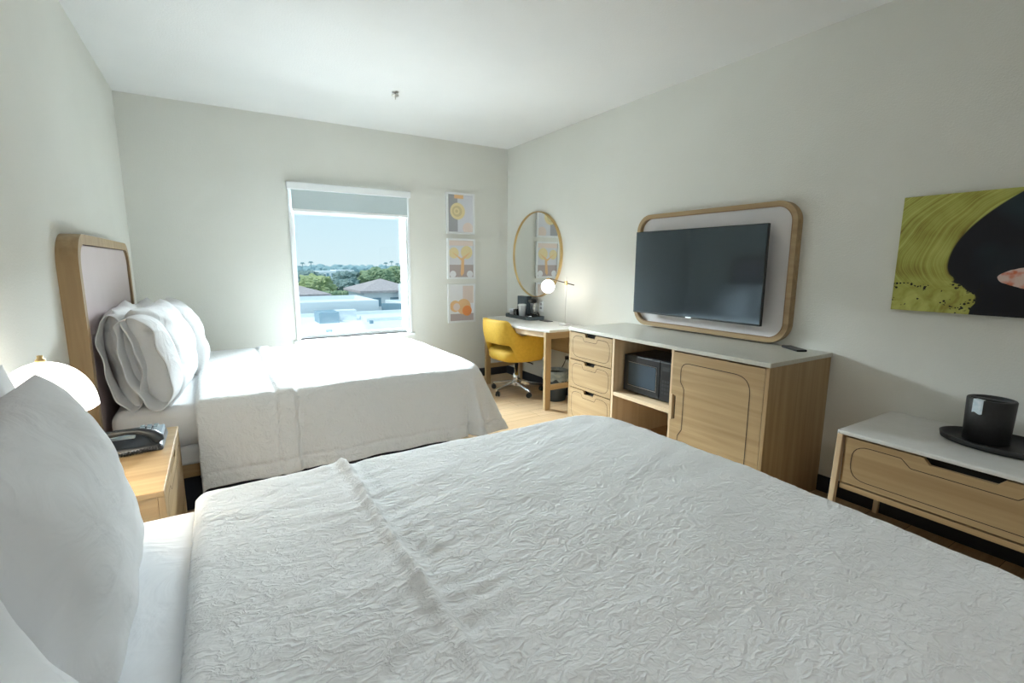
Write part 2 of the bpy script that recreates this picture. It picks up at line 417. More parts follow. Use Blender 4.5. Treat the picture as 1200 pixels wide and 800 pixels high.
# ------------------------------------------------------------------ pillows
def pillow_mesh(L, Hh, T, seed, open_end=False, wr=1.0, n=52):
    """local: u along y (length L), v along z (height Hh), thickness along x"""
    vs = []; fs = []
    def P(u, v, side):
        uu, vv = abs(u), abs(v)
        ft = (max(0, 1-uu**3))**.5*(max(0, 1-vv**3))**.5
        y = u*L/2*(1-.05*(1-vv**2)*uu**3); z = v*Hh/2*(1-.05*(1-uu**2)*vv**3)
        y *= 1+.02*uu*vv; z *= 1+.03*uu*vv
        x = side*T/2*ft
        w = wr*(.016*noise.noise((u*1.3+seed, v*1.8, seed))+.006*noise.noise((u*3+v*2, v*5-u*2, seed*2+side)))
        # folds: long soft creases that run down from the top corners and up from the bottom edge
        for cu, cv, fr in ((-1.1, 1.15, 11), (1.1, 1.15, 9), (0.2, -1.5, 13)):
            ang = math.atan2(cv-v, cu-u); rr = math.hypot(cu-u, cv-v)
            k = math.sin(ang*fr+seed+3*noise.noise((u*1.5, v*1.5, seed+cu)))
            w += wr*.0075*(abs(k)**.6*(1 if k > 0 else -1))*math.exp(-rr*1.1)*min(1, ft*1.4)
        x += side*w*ft**.5
        z += .010*wr*noise.noise((u*2, v*2, seed+9))*(1-ft*.3); y += .008*wr*noise.noise((v*2, u*2, seed+19))
        return (x, y, z)
    for side in (1, -1):
        for i in range(n+1):
            for j in range(n+1):
                # denser sampling towards the edges
                u = math.sin((i/n*2-1)*PI/2); v = math.sin((j/n*2-1)*PI/2)
                vs.append(P(u, v, side))
    q = (n+1)*(n+1)
    for sd in (0, 1):
        for i in range(n):
            for j in range(n):
                a = sd*q+i*(n+1)+j; f = (a, a+1, a+n+2, a+n+1); fs.append(f if sd == 0 else f[::-1])
    return vs, fs
def pillow(label, loc, rot, L=.68, Hh=.48, T=.22, seed=1, group=None, flap=False, wr=1.0):
    vs, fs = pillow_mesh(L, Hh, T, seed, flap, wr)
    mb = MB(); mb.add(vs, fs, 0, True)
    o = mb.build('pillow', M_SHEET, weld=True)
    o.location = loc; o.rotation_euler = rot
    tag(o, label, 'pillow', group)
    s = o.modifiers.new('sub', 'SUBSURF'); s.levels = 1; s.render_levels = 1
    return o
D = math.radians
# far bed: two pairs, leaning on the headboard
def case_opening(pil, L, Hh, T, sgn, seed, ext=.10):
    # loose open end of the pillowcase, pleated, past the end of the pillow
    mb = MB(); na, nb_ = 96, 14; vs = []
    for i in range(nb_+1):
        t = i/nb_
        for j in range(na):
            a = 2*PI*j/na; c, s_ = math.cos(a), math.sin(a)
            k = (abs(c)**2.3+abs(s_)**2.3)**(-1/2.3)
            fl = 1+(.10*math.sin(a*5+seed)+.07*math.sin(a*9+seed*2))*t
            x = c*k*T*(.40-.07*t)*fl; z = s_*k*Hh*(.455+.02*t)*(1+.02*math.sin(a*4+seed)*t)
            y = sgn*(L*.40+(L*.10+ext)*t*(1+.10*math.sin(a*2+seed)+.05*math.sin(a*7)))
            vs.append((x-.02*t*t, y, z-.012*t*t))
    mb.add(vs, [(i*na+j, i*na+(j+1) % na, (i+1)*na+(j+1) % na, (i+1)*na+j) for i in range(nb_) for j in range(na)], 0, True)
    o = mb.build('pillowcase_opening', M_SHEET); o.parent = pil
    m = o.modifiers.new('t', 'SOLIDIFY'); m.thickness = .004; m.offset = 0
pA = pillow('rumpled white pillow propped against the far headboard, nearest the nightstand', (-.425, 3.34, .872), (0, D(-7), D(3)), .72, .50, .20, 2.2, wr=1.2)
case_opening(pA, .72, .50, .20, -1, 1.7, .06)
pB = pillow('plump white pillow in front of the one propped on the far headboard, nightstand side', (-.275, 3.30, .872), (0, D(-12), D(-5)), .70, .50, .25, 5.7, wr=1.3)
case_opening(pB, .70, .50, .25, -1, 4.1, .08)
pC = pillow('white pillow propped against the far headboard on the window side', (-.415, 4.05, .862), (0, D(-8), D(-2)), .66, .46, .19, 9.1)
pD = pillow('smooth white pillow leaning in front on the window side of the far bed', (-.225, 3.99, .860), (0, D(-16), D(3)), .66, .48, .25, 12.3)
# near bed
pE = pillow('large white pillow standing upright on the near bed beside the lamp', (-.315, 1.20, .845), (0, D(-14), D(3)), .76, .48, .23, 15.5, wr=1.1)
pF = pillow('white pillow at the very bottom left corner on the near bed', (-.30, .50, .84), (0, D(-20), D(-4)), .66, .47, .22, 18.2, wr=1.1)
pG = pillow('white pillow behind the large upright one on the near bed, against the headboard', (-.445, 1.30, .865), (0, D(-3), D(2)), .72, .45, .13, 21.8, wr=.8)

# ================================================================== NIGHTSTAND + lamp + phone
NZ = .585
ns = thing('nightstand', 'oak nightstand between the two beds, holding the phone', 'nightstand', (-.38, 2.30, 0))
nx0, nx1, ny0, ny1 = XL+.005, -.205, 1.92, 2.69
MB().box(nx0, nx1+.0, ny0, ny1, NZ-.022, NZ, .003).build('top', OAK['x'], ns)
bd = MB(); bd.box(nx0, nx1-.022, ny0+.004, ny0+.024, .20, NZ-.022); bd.box(nx0, nx1-.022, ny1-.024, ny1-.004, .20, NZ-.022)
bd.box(nx0, nx1-.022, ny0+.024, ny1-.024, .20, .22); bd.box(nx0, nx0+.015, ny0+.024, ny1-.024, .22, NZ-.022)
bd.build('body', OAK['x'], ns)
def notch_front(x, y0, y1, z0, z1, yc, hw, dep, thick, parent, name='drawer_front', line_in=.035, drop=.05, hl=None, m=None, bottomline=True):
    """front facing -x or +x: rectangle in (y,z) with a trapezoid notch in its top edge; plus routed outline"""
    s = 1 if thick > 0 else -1
    pts = [(y0, z0), (y1, z0), (y1, z1), (yc+hw, z1), (yc+hw*.82, z1-dep), (yc-hw*.82, z1-dep), (yc-hw, z1), (y0, z1)]
    mb = MB().prism(pts, x, x+thick, 'x')
    a = line_in; hl = hl or hw*1.5
    g = [(y0+a, z0+a), (y1-a, z0+a), (y1-a, z1-a), (yc+hl, z1-a), (yc+hl*.82, z1-a-drop), (yc-hl*.82, z1-a-drop), (yc-hl, z1-a), (y0+a, z1-a)]
    rr = min(.09, (z1-z0-2*a)*.42)
    rp = roundpoly(g, [rr, rr, rr, .015, .015, .015, .015, rr], 6)
    mb.line(rp, .0035, x, 'x', True, 1, out=-s)
    o = mb.build(name, [m or OAK['y'], INLINE], parent)
    return o
d1 = notch_front(nx1, ny0+.03, ny1-.03, .225, NZ-.03, (ny0+ny1)/2, .13, .022, -.02, ns, 'drawer', .03, .03)
for yy in (ny0+.012, ny1-.032):
    MB().box(nx1-.022, nx1, yy-.008, yy+.022, .0, NZ-.022, .003).build('leg', OAK['z'], ns)
for yy in (ny0+.012, ny1-.032):
    MB().box(nx0, nx0+.022, yy-.008, yy+.02, .0, .2, .003).build('leg', OAK['z'], ns)

# lamp with dome shade
M_GLOW = mat('lit_opal_glass', (.95, .93, .88), .4, Emission_Strength=2.2); M_GLOW.node_tree.nodes['Principled BSDF'].inputs['Emission Color'].default_value = (1, .96, .88, 1)
lp = thing('table_lamp', 'lit white mushroom dome lamp with brass finial on the nightstand', 'lamp', (-.452, 2.0, NZ))
lx, ly = -.453, 1.885
MB().lathe([(.0, 0), (.07, 0), (.072, .006), (.068, .016), (.012, .022), (0, .024)], (lx, 2.0, NZ)).build('base', M_GOLD, lp)
MB().tube([(lx, 2.0, NZ+.02), (lx, 2.0, NZ+.10), (lx, 1.985, NZ+.20), (lx, 1.93, NZ+.29), (lx, ly, NZ+.37), (lx, ly, NZ+.46)], .008, 10).build('stem', M_GOLD, lp)
zz = .918-NZ; R = .118
prof = [(R*math.cos(a), zz+.143*math.sin(a)) for a in [PI/2*i/14 for i in range(15)]]
prof2 = [(max(0, r-.006), z-.004) for r, z in prof][::-1]
MB().lathe(prof2[::-1][::-1]+[(R, zz)] if False else prof+prof2, (lx, ly, NZ), 48).build('lamp_shade', M_GLOW, lp)
MB().lathe([(.0, .0), (.012, 0), (.012, .008), (.007, .012), (.007, .02), (0, .021)], (lx, ly, NZ+zz+.143), 20).build('finial', M_GOLD, lp)
lpl = light('bedside_bulb', 'POINT', (lx, ly, NZ+.30), 2.5, (1, .88, .72), shadow_soft_size=.05)
lpl.parent = lp; lpl.location = (0, -.115, .38)

# phone
M_PH = mat('phone_charcoal', (.018, .022, .027), .42); M_PHL = mat('phone_grey_trim', (.30, .38, .44), .3)
ph = thing('telephone', 'charcoal corded desk phone with coiled cord on the nightstand', 'telephone', (-.37, 2.47, NZ))
px0, px1, py0, py1 = -.50, -.235, 2.36, 2.60
bm = bmesh.new(); bmesh.ops.create_cube(bm, size=1)
for v in bm.verts:
    top = v.co.z > 0
    v.co = Vector(((px0+px1)/2+v.co.x*(px1-px0)*(.92 if top else 1), (py0+py1)/2+v.co.y*(py1-py0)*(.9 if top else 1), NZ+((.050 if v.co.y > 0 else .026) if top else 0)))
bmesh.ops.bevel(bm, geom=bm.edges[:], offset=.01, segments=3, affect='EDGES', profile=.5)
MB().frombm(bm).build('base', M_PH, ph)
kp = MB()
for i in range(3):
    for j in range(4): kp.box(-.33+i*.024, -.313+i*.024, 2.49+j*.022, 2.505+j*.022, NZ+.045+j*.002, NZ+.054+j*.002, .002)
kp.build('keypad', M_PHL, ph)
MB().box(-.272, -.243, 2.40, 2.56, NZ+.030, NZ+.056, .004).build('faceplate_strip', M_PHL, ph)
MB().box(-.435, -.335, 2.43, 2.455, NZ+.046, NZ+.060, .003).build('display', M_PHL, ph)
hs = MB().tube([(-.49, 2.388, NZ+.034), (-.482, 2.388, NZ+.050), (-.462, 2.388, NZ+.072), (-.42, 2.388, NZ+.086), (-.36, 2.388, NZ+.090), (-.31, 2.388, NZ+.084), (-.272, 2.388, NZ+.068), (-.256, 2.388, NZ+.048), (-.25, 2.388, NZ+.034)], [.018, .024, .020, .013, .012, .013, .020, .024, .018], 14)
hs.build('handset', M_PH, ph)
cp = []
for i in range(260):
    t = i/259; x = -.48+.24*t; y = 2.345-.006*math.sin(t*PI)+.03*t*t; a = t*2*PI*26
    cp.append((x, y+.007*math.cos(a), NZ+.011+.007*math.sin(a)))
MB().tube(cp, .0022, 5).build('coiled_cord', M_BLACK, ph)

# ================================================================== DRESSER
dz = .850; dx = 2.415; dy0, dy1 = 1.375, 3.045; ya, yb_ = 2.0, 2.535
dr = thing('dresser', 'long oak media dresser below the television, with drawers and open niche', 'dresser', (2.73, 2.2, 0))
MB().box(dx-.008, XR-.002, dy0-.006, dy1, dz-.025, dz, .003).build('top', M_CREAM, dr)
bx = XR-.004
MB().box(dx, bx, dy0, dy0+.022, 0, dz-.025, .002).build('side_panel', OAK['z'], dr)
MB().box(dx, bx, dy1-.022, dy1-.002, 0, dz-.025, .002).build('side_panel', OAK['z'], dr)
for yy in (ya, yb_): MB().box(dx+.002, bx, yy-.011, yy+.011, .05, dz-.025, .001).build('divider', LOAK['z'], dr)
MB().box(bx-.012, bx, dy0+.022, dy1-.022, .05, dz-.025).build('back_panel', OAK['z'], dr)
MB().box(dx+.02, bx-.012, dy0+.022, dy1-.022, .05, .072).build('bottom_panel', OAK['y'], dr)
MB().box(dx+.004, bx-.012, ya+.011, yb_-.011, .405, .432, .002).build('shelf', LOAK['y'], dr)
MB().box(dx+.05, dx+.07, dy0+.022, dy1-.022, 0, .05).build('toe_kick', M_BASE, dr)
zs = [(.60, .815), (.368, .592), (.08, .360)]
for z0, z1 in zs:
    notch_front(dx, yb_+.012, dy1-.024, z0, z1, (yb_+dy1)/2, .062, .026, .02, dr, 'drawer', .024, .034, .088)
    MB().box(dx+.030, dx+.034, yb_+.02, dy1-.03, z0+.02, z1).build('drawer_shade_sheet', M_DRK, dr)  # dark sheet painted as the shade seen through the notch
# door with side notch (its far edge)
def door():
    x = dx; y0, y1, z0, z1 = dy0+.024, ya-.004, .08, .815; zc = .46; h = .085
    pts = [(y0, z0), (y1, z0), (y1, zc-h), (y1-.036, zc-h*.88), (y1-.036, zc+h*.88), (y1, zc+h), (y1, z1), (y0, z1)]
    mb = MB().prism(pts, x, x+.02, 'x')
    a = .065; k = .155
    g = [(y0+.075, z0+a), (y1-a, z0+a), (y1-a, zc-k-.02), (y1-a-.03, zc-k+.025), (y1-a-.03, zc+k-.025), (y1-a, zc+k+.02), (y1-a, z1-.06), (y0+.075, z1-.06)]
    rp = roundpoly(g, [.10, .10, .015, .015, .015, .015, .10, .10], 8)
    mb.line(rp, .0045, x, 'x', True, 1, out=-1)
    mb.build('door', [OAK['y'], INLINE], dr)
    MB().box(x+.028, x+.032, y1-.06, y1, zc-.12, zc+.12).build('door_shade_sheet', M_DRK, dr)  # dark sheet standing in for shade inside the handle slot
door()

# microwave in the niche
mw = thing('microwave', 'small black microwave oven in the open niche of the dresser', 'microwave', (2.70, 2.28, .432))
mx, my0, my1, mz0, mz1 = 2.50, 2.07, 2.505, .444, .712
MB().box(mx+.02, mx+.33, my0, my1, mz0, mz1, .008).build('body', M_BLACK, mw)
MB().box(mx, mx+.019, my0+.10, my1, mz0+.002, mz1-.002, .006).build('door', M_BLACK, mw)
M_MWG = mat('oven_window_glass', (.05, .075, .10), .08)
MB().prism(rrect(my0+.135, my1-.05, mz0+.055, mz1-.055, .012), mx-.0015, mx-.0002, 'x').build('door_window', M_MWG, mw)
mc = MB().box(mx, mx+.019, my0, my0+.097, mz0+.002, mz1-.002, .005)
bt = mc
for i in range(3):
    for j in range(4): bt.box(mx-.0015, mx+.001, my0+.018+i*.022, my0+.034+i*.022, mz0+.05+j*.026, mz0+.066+j*.026, .0005, 1)
bt.box(mx-.0015, mx+.001, my0+.018, my0+.078, mz1-.06, mz1-.035, 0, 1)
bt.build('control_panel', [M_BLACK, mat('microwave_button_grey', (.03, .033, .036), .4)], mw)
MB().tube([(mx-.0015, my0+.128, mz0+.048), (mx-.0015, my0+.128, mz1-.050), (mx-.0015, my1-.045, mz1-.050)], .0016, 6).build('window_bright_edge', M_CHROME, mw)
MB().tube([(mx-.0015, my0+.128, mz0+.048), (mx-.0015, my1-.045, mz0+.048)], .0016, 6).build('window_bright_edge', M_CHROME, mw)
for yy in (my0+.03, my1-.03):
    for xx in (mx+.05, mx+.30): MB().lathe([(0, 0), (.012, 0), (.012, .0125), (0, .0125)], (xx, yy, .432), 12).build('foot', M_BLACK, mw)

# papers / remote holder on dresser end
rm = MB().box(-.085, .085, -.03, .03, 0, .012, .004); o = rm.build('remote_tray', M_BLACK); o.location = (2.945, 1.545, dz); o.rotation_euler = (0, 0, D(58))
tag(o, 'slim black tray holding the remote at the right end of the dresser', 'tray')
rc = thing('remote_control', 'black television remote lying at the right end of the dresser', 'remote control', (2.945, 1.545, dz+.012))
kb = MB().box(-.075, .075, -.02, .02, 0, .014, .005)
for i in range(6):
    for j in range(2): kb.box(-.06+i*.02, -.05+i*.02, -.012+j*.015, -.003+j*.015, .0135, .0155, .0005, 1)
kb.build('body', [M_BLACK, mat('remote_button_grey', (.12, .12, .13), .5)], rc)
rc.rotation_euler = (0, 0, D(58))

# ================================================================== TV and wood surround
fy0, fy1, fz0, fz1 = 1.615, 2.905, .862, 1.742
tf = thing('tv_surround', 'rounded oak frame panel on the wall behind the television', 'wall panel', (XR, 2.26, fz0))
o1 = rrect(fy0, fy1, fz0, fz1, .13, 12); i1 = rrect(fy0+.032, fy1-.032, fz0+.032, fz1-.032, .10, 12)
MB().prism(o1, XR-.055, XR, 'x', holes=i1).build('frame', OAK['y'], tf)
M_PAN = mottled('pale_grey_panel', (.80, .765, .76), (.82, .785, .78), 4, .45)
MB().prism(i1, XR-.02, XR-.001, 'x').build('panel', M_PAN, tf)
MB().line(i1, .006, XR-.0552, 'x', True, out=-1).build('inner_edge_line', mat('oak_dark_edge', (.25, .14, .06), .5), tf)
tv = thing('television', 'black flat screen television on the wall above the dresser', 'television', (2.93, 2.29, .96))
M_SCR = mat('tv_screen_black', (.016, .020, .026), .09, IOR=1.52, Specular_Tint=(.75, .9, 1, 1)); M_SCR.node_tree.nodes['Principled BSDF'].inputs['Specular IOR Level'].default_value = .9
TX = 2.905; ty0, ty1, tz0, tz1 = 1.745, 2.835, .968, 1.606
MB().box(TX, TX+.022, ty0, ty1, tz0, tz1, .003).build('bezel', M_BLACK, tv)
MB().box(TX+.022, TX+.045, ty0+.10, ty1-.10, tz0+.03, tz1-.12, .01).build('rear_housing', M_BLACK, tv)
MB().box(TX-.001, TX+.001, ty0+.006, ty1-.006, tz0+.012, tz1-.006).build('screen', M_SCR, tv)
MB().box(TX+.04, XR-.021, 2.19, 2.39, 1.18, 1.38, .004).build('wall_bracket', M_BLACK, tv)
MB().box(TX-.002, TX+.001, 2.265, 2.315, tz0+.001, tz0+.010, .0005).build('badge', M_CHROME, tv)

# ================================================================== CONSOLE (luggage bench) + ice bucket
cz = .584; cx = 2.465
cn = thing('luggage_console', 'low oak bench with white stone top and wide drawer beside the dresser', 'bench', (2.75, .3, 0))
cy0, cy1 = -.45, 1.055
MB().box(cx, XR-.002, cy0, cy1, cz-.02, cz, .006).build('top', M_STONE, cn)
bd = MB(); bd.box(cx+.025, XR-.004, cy1-.045, cy1-.025, .32, cz-.02); bd.box(cx+.025, XR-.004, cy0+.025, cy0+.045, .32, cz-.02); bd.box(cx+.012, XR-.004, cy0+.03, cy1-.03, .30, .325, .002); bd.box(XR-.018, XR-.004, cy0+.045, cy1-.045, .325, cz-.02)
bd.build('body', OAK['y'], cn)
notch_front(cx+.008, cy0+.055, cy1-.040, .335, cz-.028, .60, .125, .026, .02, cn, 'drawer', .028, .034, .20)
MB().box(cx+.040, cx+.044, .42, .78, .46, cz-.022).build('drawer_shade_sheet', M_DRK, cn)  # dark sheet as painted shade behind the bench drawer notch
for (yt, yb2) in ((cy1-.012, cy1+.005), (cy0+.012, cy0-.005)):
    for xx in (cx+.004, XR-.034):
        bm = bmesh.new(); bmesh.ops.create_cube(bm, size=1)
        for v in bm.verts:
            yy = yt if v.co.z > 0 else yb2
            v.co = Vector((xx+.014+v.co.x*.028, yy+v.co.y*.024, (cz-.02) if v.co.z > 0 else 0))
        bmesh.ops.bevel(bm, geom=bm.edges[:], offset=.002, segments=1, affect='EDGES')
        MB().frombm(bm).build('leg', LOAK['z'], cn)
# tray
tcx, tcy = 2.83, .63
ty = MB().lathe([(0, .002), (.185, .002), (.195, .004), (.200, .026), (.194, .027), (.186, .010), (0, .010)], (tcx, tcy-.06, cz), 64, sx=.78, sy=1.08)
tray = ty.build('serving_tray', M_BLACKM, loc=(tcx, tcy-.06, cz)); tag(tray, 'black oval rimmed tray on the white topped console', 'tray')
ib = thing('ice_bucket', 'black ice bucket with two compartments and a paper tag, on the oval tray', 'ice bucket', (tcx, tcy, cz+.010))
br = .077; bh = .190; bz = cz+.010
MB().lathe([(0, 0), (br-.004, 0), (br, .004), (br+.004, bh-.004), (br+.002, bh), (br-.008, bh), (br-.011, bh-.004), (br-.014, .02), (0, .02)], (tcx, tcy, bz), 48).build('bucket', M_BLACKM, ib)
MB().prism([(tcx-.014, tcy-br+.009), (tcx+.014, tcy-br+.009), (tcx+.014, tcy+br-.009), (tcx-.014, tcy+br-.009)], bz+bh-.05, bz+bh-.002, 'z', bev=.001).build('divider', M_BLACKM, ib)
# liner discs set inside the two compartments
MB().lathe([(0, 0), (br-.012, 0)], (tcx, tcy, bz+bh-.052), 40).build('inner_liner', M_BLACK, ib)
# paper tag folded over the rim
M_PAPER = mottled('pale_blue_paper', (.55, .66, .72), (.75, .82, .86), 60, .6)
a0 = math.atan2(-tcy-.0+.30, -tcx+.2)  # direction towards camera-left side
tg = MB(); A = math.radians(163); rr_ = br+.0065
cols = []
for k in range(7):
    a = A+(k-3)*.075
    cols.append([(tcx+rr_*math.cos(a), tcy+rr_*math.sin(a), bz+bh-.058+.004*math.sin(k)), (tcx+rr_*math.cos(a), tcy+rr_*math.sin(a), bz+bh+.002), (tcx+(br-.013)*math.cos(a), tcy+(br-.013)*math.sin(a), bz+bh+.002)])
vs = [p for c_ in cols for p in c_]
tg.add(vs, [(3*k+i, 3*k+i+1, 3*k+i+4, 3*k+i+3) for k in range(6) for i in range(2)], 0, False)
o = tg.build('paper_tag', M_PAPER, ib); s = o.modifiers.new('t', 'SOLIDIFY'); s.thickness = .0012

# ================================================================== abstract canvas on the right wall
M_ART = mat('agate_print', (.4, .4, .1), .6, Specular_IOR_Level=.25)
def art_nodes(m):
    b = m.node_tree.nodes['Principled BSDF']; t = N(m, 'ShaderNodeTexCoord')
    sep = N(m, 'ShaderNodeSeparateXYZ'); LK(m, t.outputs['Object'], sep.inputs[0])   # y: + is far/left, z up ; origin = left-bottom corner
    def mth(op, a, b_=None, c_=None):
        n = N(m, 'ShaderNodeMath', operation=op)
        for i, v in enumerate((a, b_, c_)):
            if v is None: continue
            if isinstance(v, (int, float)): n.inputs[i].default_value = v
            else: LK(m, v, n.inputs[i])
        return n.outputs[0]
    u = mth('MULTIPLY', sep.outputs[1], -1.0)   # 0 at left edge growing right, metres
    v = sep.outputs[2]
    nz = N(m, 'ShaderNodeTexNoise'); nz.inputs['Scale'].default_value = 4; nz.inputs['Detail'].default_value = 2; LK(m, t.outputs['Object'], nz.inputs['Vector'])
    wob = mth('MULTIPLY', mth('SUBTRACT', nz.outputs[0], .5), .10)
    # left boundary of the dark pool as a function of v: xb(v)= .20 + k*(v-.20)^2 , steeper above, dips right below .17
    dv = mth('SUBTRACT', v, .23)
    up = mth('MAXIMUM', dv, 0); dn = mth('MAXIMUM', mth('MULTIPLY', dv, -1), 0)
    xb = mth('ADD', .205, mth('ADD', mth('MULTIPLY', mth('MULTIPLY', up, up), 2.2), mth('MULTIPLY', mth('MULTIPLY', dn, dn), 6.0)))
    xb = mth('MINIMUM', xb, mth('ADD', .305, mth('MULTIPLY', up, 5)))
    d = mth('SUBTRACT', u, xb)     # >0: inside dark
    # flowing bands in the green following distance to the pool
    n2 = N(m, 'ShaderNodeTexNoise'); n2.inputs['Scale'].default_value = 7; n2.inputs['Detail'].default_value = 3; LK(m, t.outputs['Object'], n2.inputs['Vector'])
    # bands follow the pool edge but relax towards a slanted flow far from it
    flow = mth('ADD', d, mth('MULTIPLY', wob, .8))
    nf = N(m, 'ShaderNodeTexNoise', noise_dimensions='1D'); nf.inputs['Scale'].default_value = 42; nf.inputs['Detail'].default_value = 4; nf.inputs['Roughness'].default_value = .7
    LK(m, flow, nf.inputs['W'])
    band = mth('ADD', mth('MULTIPLY', nf.outputs[0], .85), mth('MULTIPLY', mth('SUBTRACT', n2.outputs[0], .5), .5))
    low = N(m, 'ShaderNodeMapRange'); low.inputs[1].default_value = .19; low.inputs[2].default_value = .09; LK(m, v, low.inputs[0])
    n9 = N(m, 'ShaderNodeTexNoise'); n9.inputs['Scale'].default_value = 9; n9.inputs['Detail'].default_value = 3; n9.inputs['Distortion'].default_value = 1.5; LK(m, t.outputs['Object'], n9.inputs['Vector'])
    mb9 = N(m, 'ShaderNodeMixRGB'); LK(m, low.outputs[0], mb9.inputs[0]); LK(m, band, mb9.inputs[1]); LK(m, n9.outputs[0], mb9.inputs[2]); band = mb9.outputs[0]
    d = mth('ADD', d, mth('MULTIPLY', mth('MULTIPLY', mth('SUBTRACT', n9.outputs[0], .5), low.outputs[0]), .22))
    r = N(m, 'ShaderNodeValToRGB'); el = r.color_ramp.elements
    el[0].position = .22; el[0].color = (.20, .14, .03, 1); el[1].position = .60; el[1].color = (.52, .54, .15, 1)
    e_ = el.new(.40); e_.color = (.38, .37, .08, 1)
    LK(m, band, r.inputs[0])
    # dark pool colour with faint teal
    r2 = N(m, 'ShaderNodeValToRGB'); r2.color_ramp.elements[0].color = (.010, .010, .014, 1); r2.color_ramp.elements[1].color = (.02, .045, .055, 1); r2.color_ramp.elements[0].position = .45; r2.color_ramp.elements[1].position = .7
    n3 = N(m, 'ShaderNodeTexNoise'); n3.inputs['Scale'].default_value = 3; LK(m, t.outputs['Object'], n3.inputs['Vector']); LK(m, n3.outputs[0], r2.inputs[0])
    st = N(m, 'ShaderNodeValToRGB'); st.color_ramp.elements[0].position = .496; st.color_ramp.elements[1].position = .504
    LK(m, mth('ADD', d, .5), st.inputs[0])
    mx = N(m, 'ShaderNodeMixRGB'); LK(m, st.outputs[0], mx.inputs[0]); LK(m, r.outputs[0], mx.inputs[1]); LK(m, r2.outputs[0], mx.inputs[2])
    # black speckles low down
    vo = N(m, 'ShaderNodeTexVoronoi'); vo.inputs['Scale'].default_value = 75; LK(m, t.outputs['Object'], vo.inputs['Vector'])
    sp1 = mth('LESS_THAN', vo.outputs['Distance'], .42)
    nb = N(m, 'ShaderNodeTexNoise'); nb.inputs['Scale'].default_value = 13; LK(m, t.outputs['Object'], nb.inputs['Vector'])
    sp2 = mth('GREATER_THAN', nb.outputs[0], .52)
    sp3 = mth('LESS_THAN', v, .14)
    sk = mth('MULTIPLY', mth('MULTIPLY', sp1, sp2), sp3)
    mx2 = N(m, 'ShaderNodeMixRGB'); LK(m, sk, mx2.inputs[0]); LK(m, mx.outputs[0], mx2.inputs[1]); mx2.inputs[2].default_value = (.012, .012, .01, 1)
    # salmon crystal: ellipse at u=.48 v=.19
    eu = mth('DIVIDE', mth('SUBTRACT', u, .50), .105); ev = mth('DIVIDE', mth('SUBTRACT', v, .175), .050)
    el2 = mth('ADD', mth('POWER', mth('ABSOLUTE', eu), 1.6), mth('POWER', mth('ABSOLUTE', ev), 1.6))
    el2 = mth('ADD', el2, mth('MULTIPLY', mth('SUBTRACT', n2.outputs[0], .5), 1.2))
    cy = mth('LESS_THAN', el2, 1)
    r3 = N(m, 'ShaderNodeValToRGB'); r3.color_ramp.elements[0].color = (.60, .16, .08, 1); r3.color_ramp.elements[1].color = (.66, .50, .44, 1); r3.color_ramp.elements[0].position = .42; r3.color_ramp.elements[1].position = .56
    n5 = N(m, 'ShaderNodeTexNoise'); n5.inputs['Scale'].default_value = 22; LK(m, t.outputs['Object'], n5.inputs['Vector']); LK(m, n5.outputs[0], r3.inputs[0])
    mx3 = N(m, 'ShaderNodeMixRGB'); LK(m, cy, mx3.inputs[0]); LK(m, mx2.outputs[0], mx3.inputs[1]); LK(m, r3.outputs[0], mx3.inputs[2])
    LK(m, mx3.outputs[0], b.inputs['Base Color'])
art_nodes(M_ART)
ao = MB().box(XR-.037, XR-.002, .10, 1.105, 1.127, 1.690, .001).build('canvas_print', M_ART, loc=(XR, 1.105, 1.127))
tag(ao, 'large unframed abstract print in olive green and black on the right wall', 'picture')

# ================================================================== three framed prints on the back wall
M_PF = mat('white_picture_frame', (.80, .81, .81), .4)
def pmat(n, c): return mat('print_'+n, c, .8)
PG = pmat('grey', (.36, .36, .38)); PL = pmat('light', (.66, .66, .70)); PO = pmat('orange', (.78, .50, .26)); PY = pmat('yellow', (.76, .64, .36)); PP = pmat('peach', (.74, .62, .56)); PW = pmat('white', (.78, .78, .80)); PB = pmat('taupe', (.44, .37, .36)); PRO = pmat('red_orange', (.82, .30, .10)); PT = pmat('tan', (.62, .52, .30))
def picture(x0, x1, z0, z1, label, shapes, mats):
    t = thing('framed_print', label, 'picture', ((x0+x1)/2, YB, z0), None)
    c = .022
    MB().prism([(x0, z0), (x1, z0), (x1, z1), (x0, z1)], YB-.028, YB-.001, 'y', holes=[(x0+c, z0+c), (x1-c, z0+c), (x1-c, z1-c), (x0+c, z1-c)]).build('frame', M_PF, t)
    mb = MB().box(x0+c, x1-c, YB-.016, YB-.002, z0+c, z1-c)
    ax0, az0, w, h = x0+c, z0+c, x1-x0-2*c, z1-z0-2*c
    yy = YB-.0165
    for k, (kind, mi, *a) in enumerate(shapes):
        y = yy-.0003*k
        if kind == 'r':
            u0, u1, v0, v1 = a; pts = [(u0, v0), (u1, v0), (u1, v1), (u0, v1)]
        elif kind == 'c':
            cu, cv, rad = a; pts = [(cu+rad*math.cos(2*PI*i/28), cv+rad*w/h*math.sin(2*PI*i/28)) for i in range(28)]
        else: pts = a[0]
        pts = [(min(1, max(0, u)), min(1, max(0, v))) for u, v in pts]
        mb.add([(ax0+u*w, y, az0+v*h) for u, v in pts], [list(range(len(pts)))], mi)
    mb.build('print', mats, t)
    return t
px0_, px1_ = 2.240, 2.588
picture(px0_, px1_, 1.684, 2.132, 'top framed print of the three, with a ringed yellow disc', [('r', 1, 0, .38, 0, 1), ('r', 2, .25, .62, .90, 1), ('c', 3, .38, .56, .30), ('c', 4, .36, .56, .20), ('c', 3, .34, .56, .12), ('c', 4, .34, .56, .06), ('c', 5, .8, .1, .22)], [PL, PG, PO, PY, PT, PP])
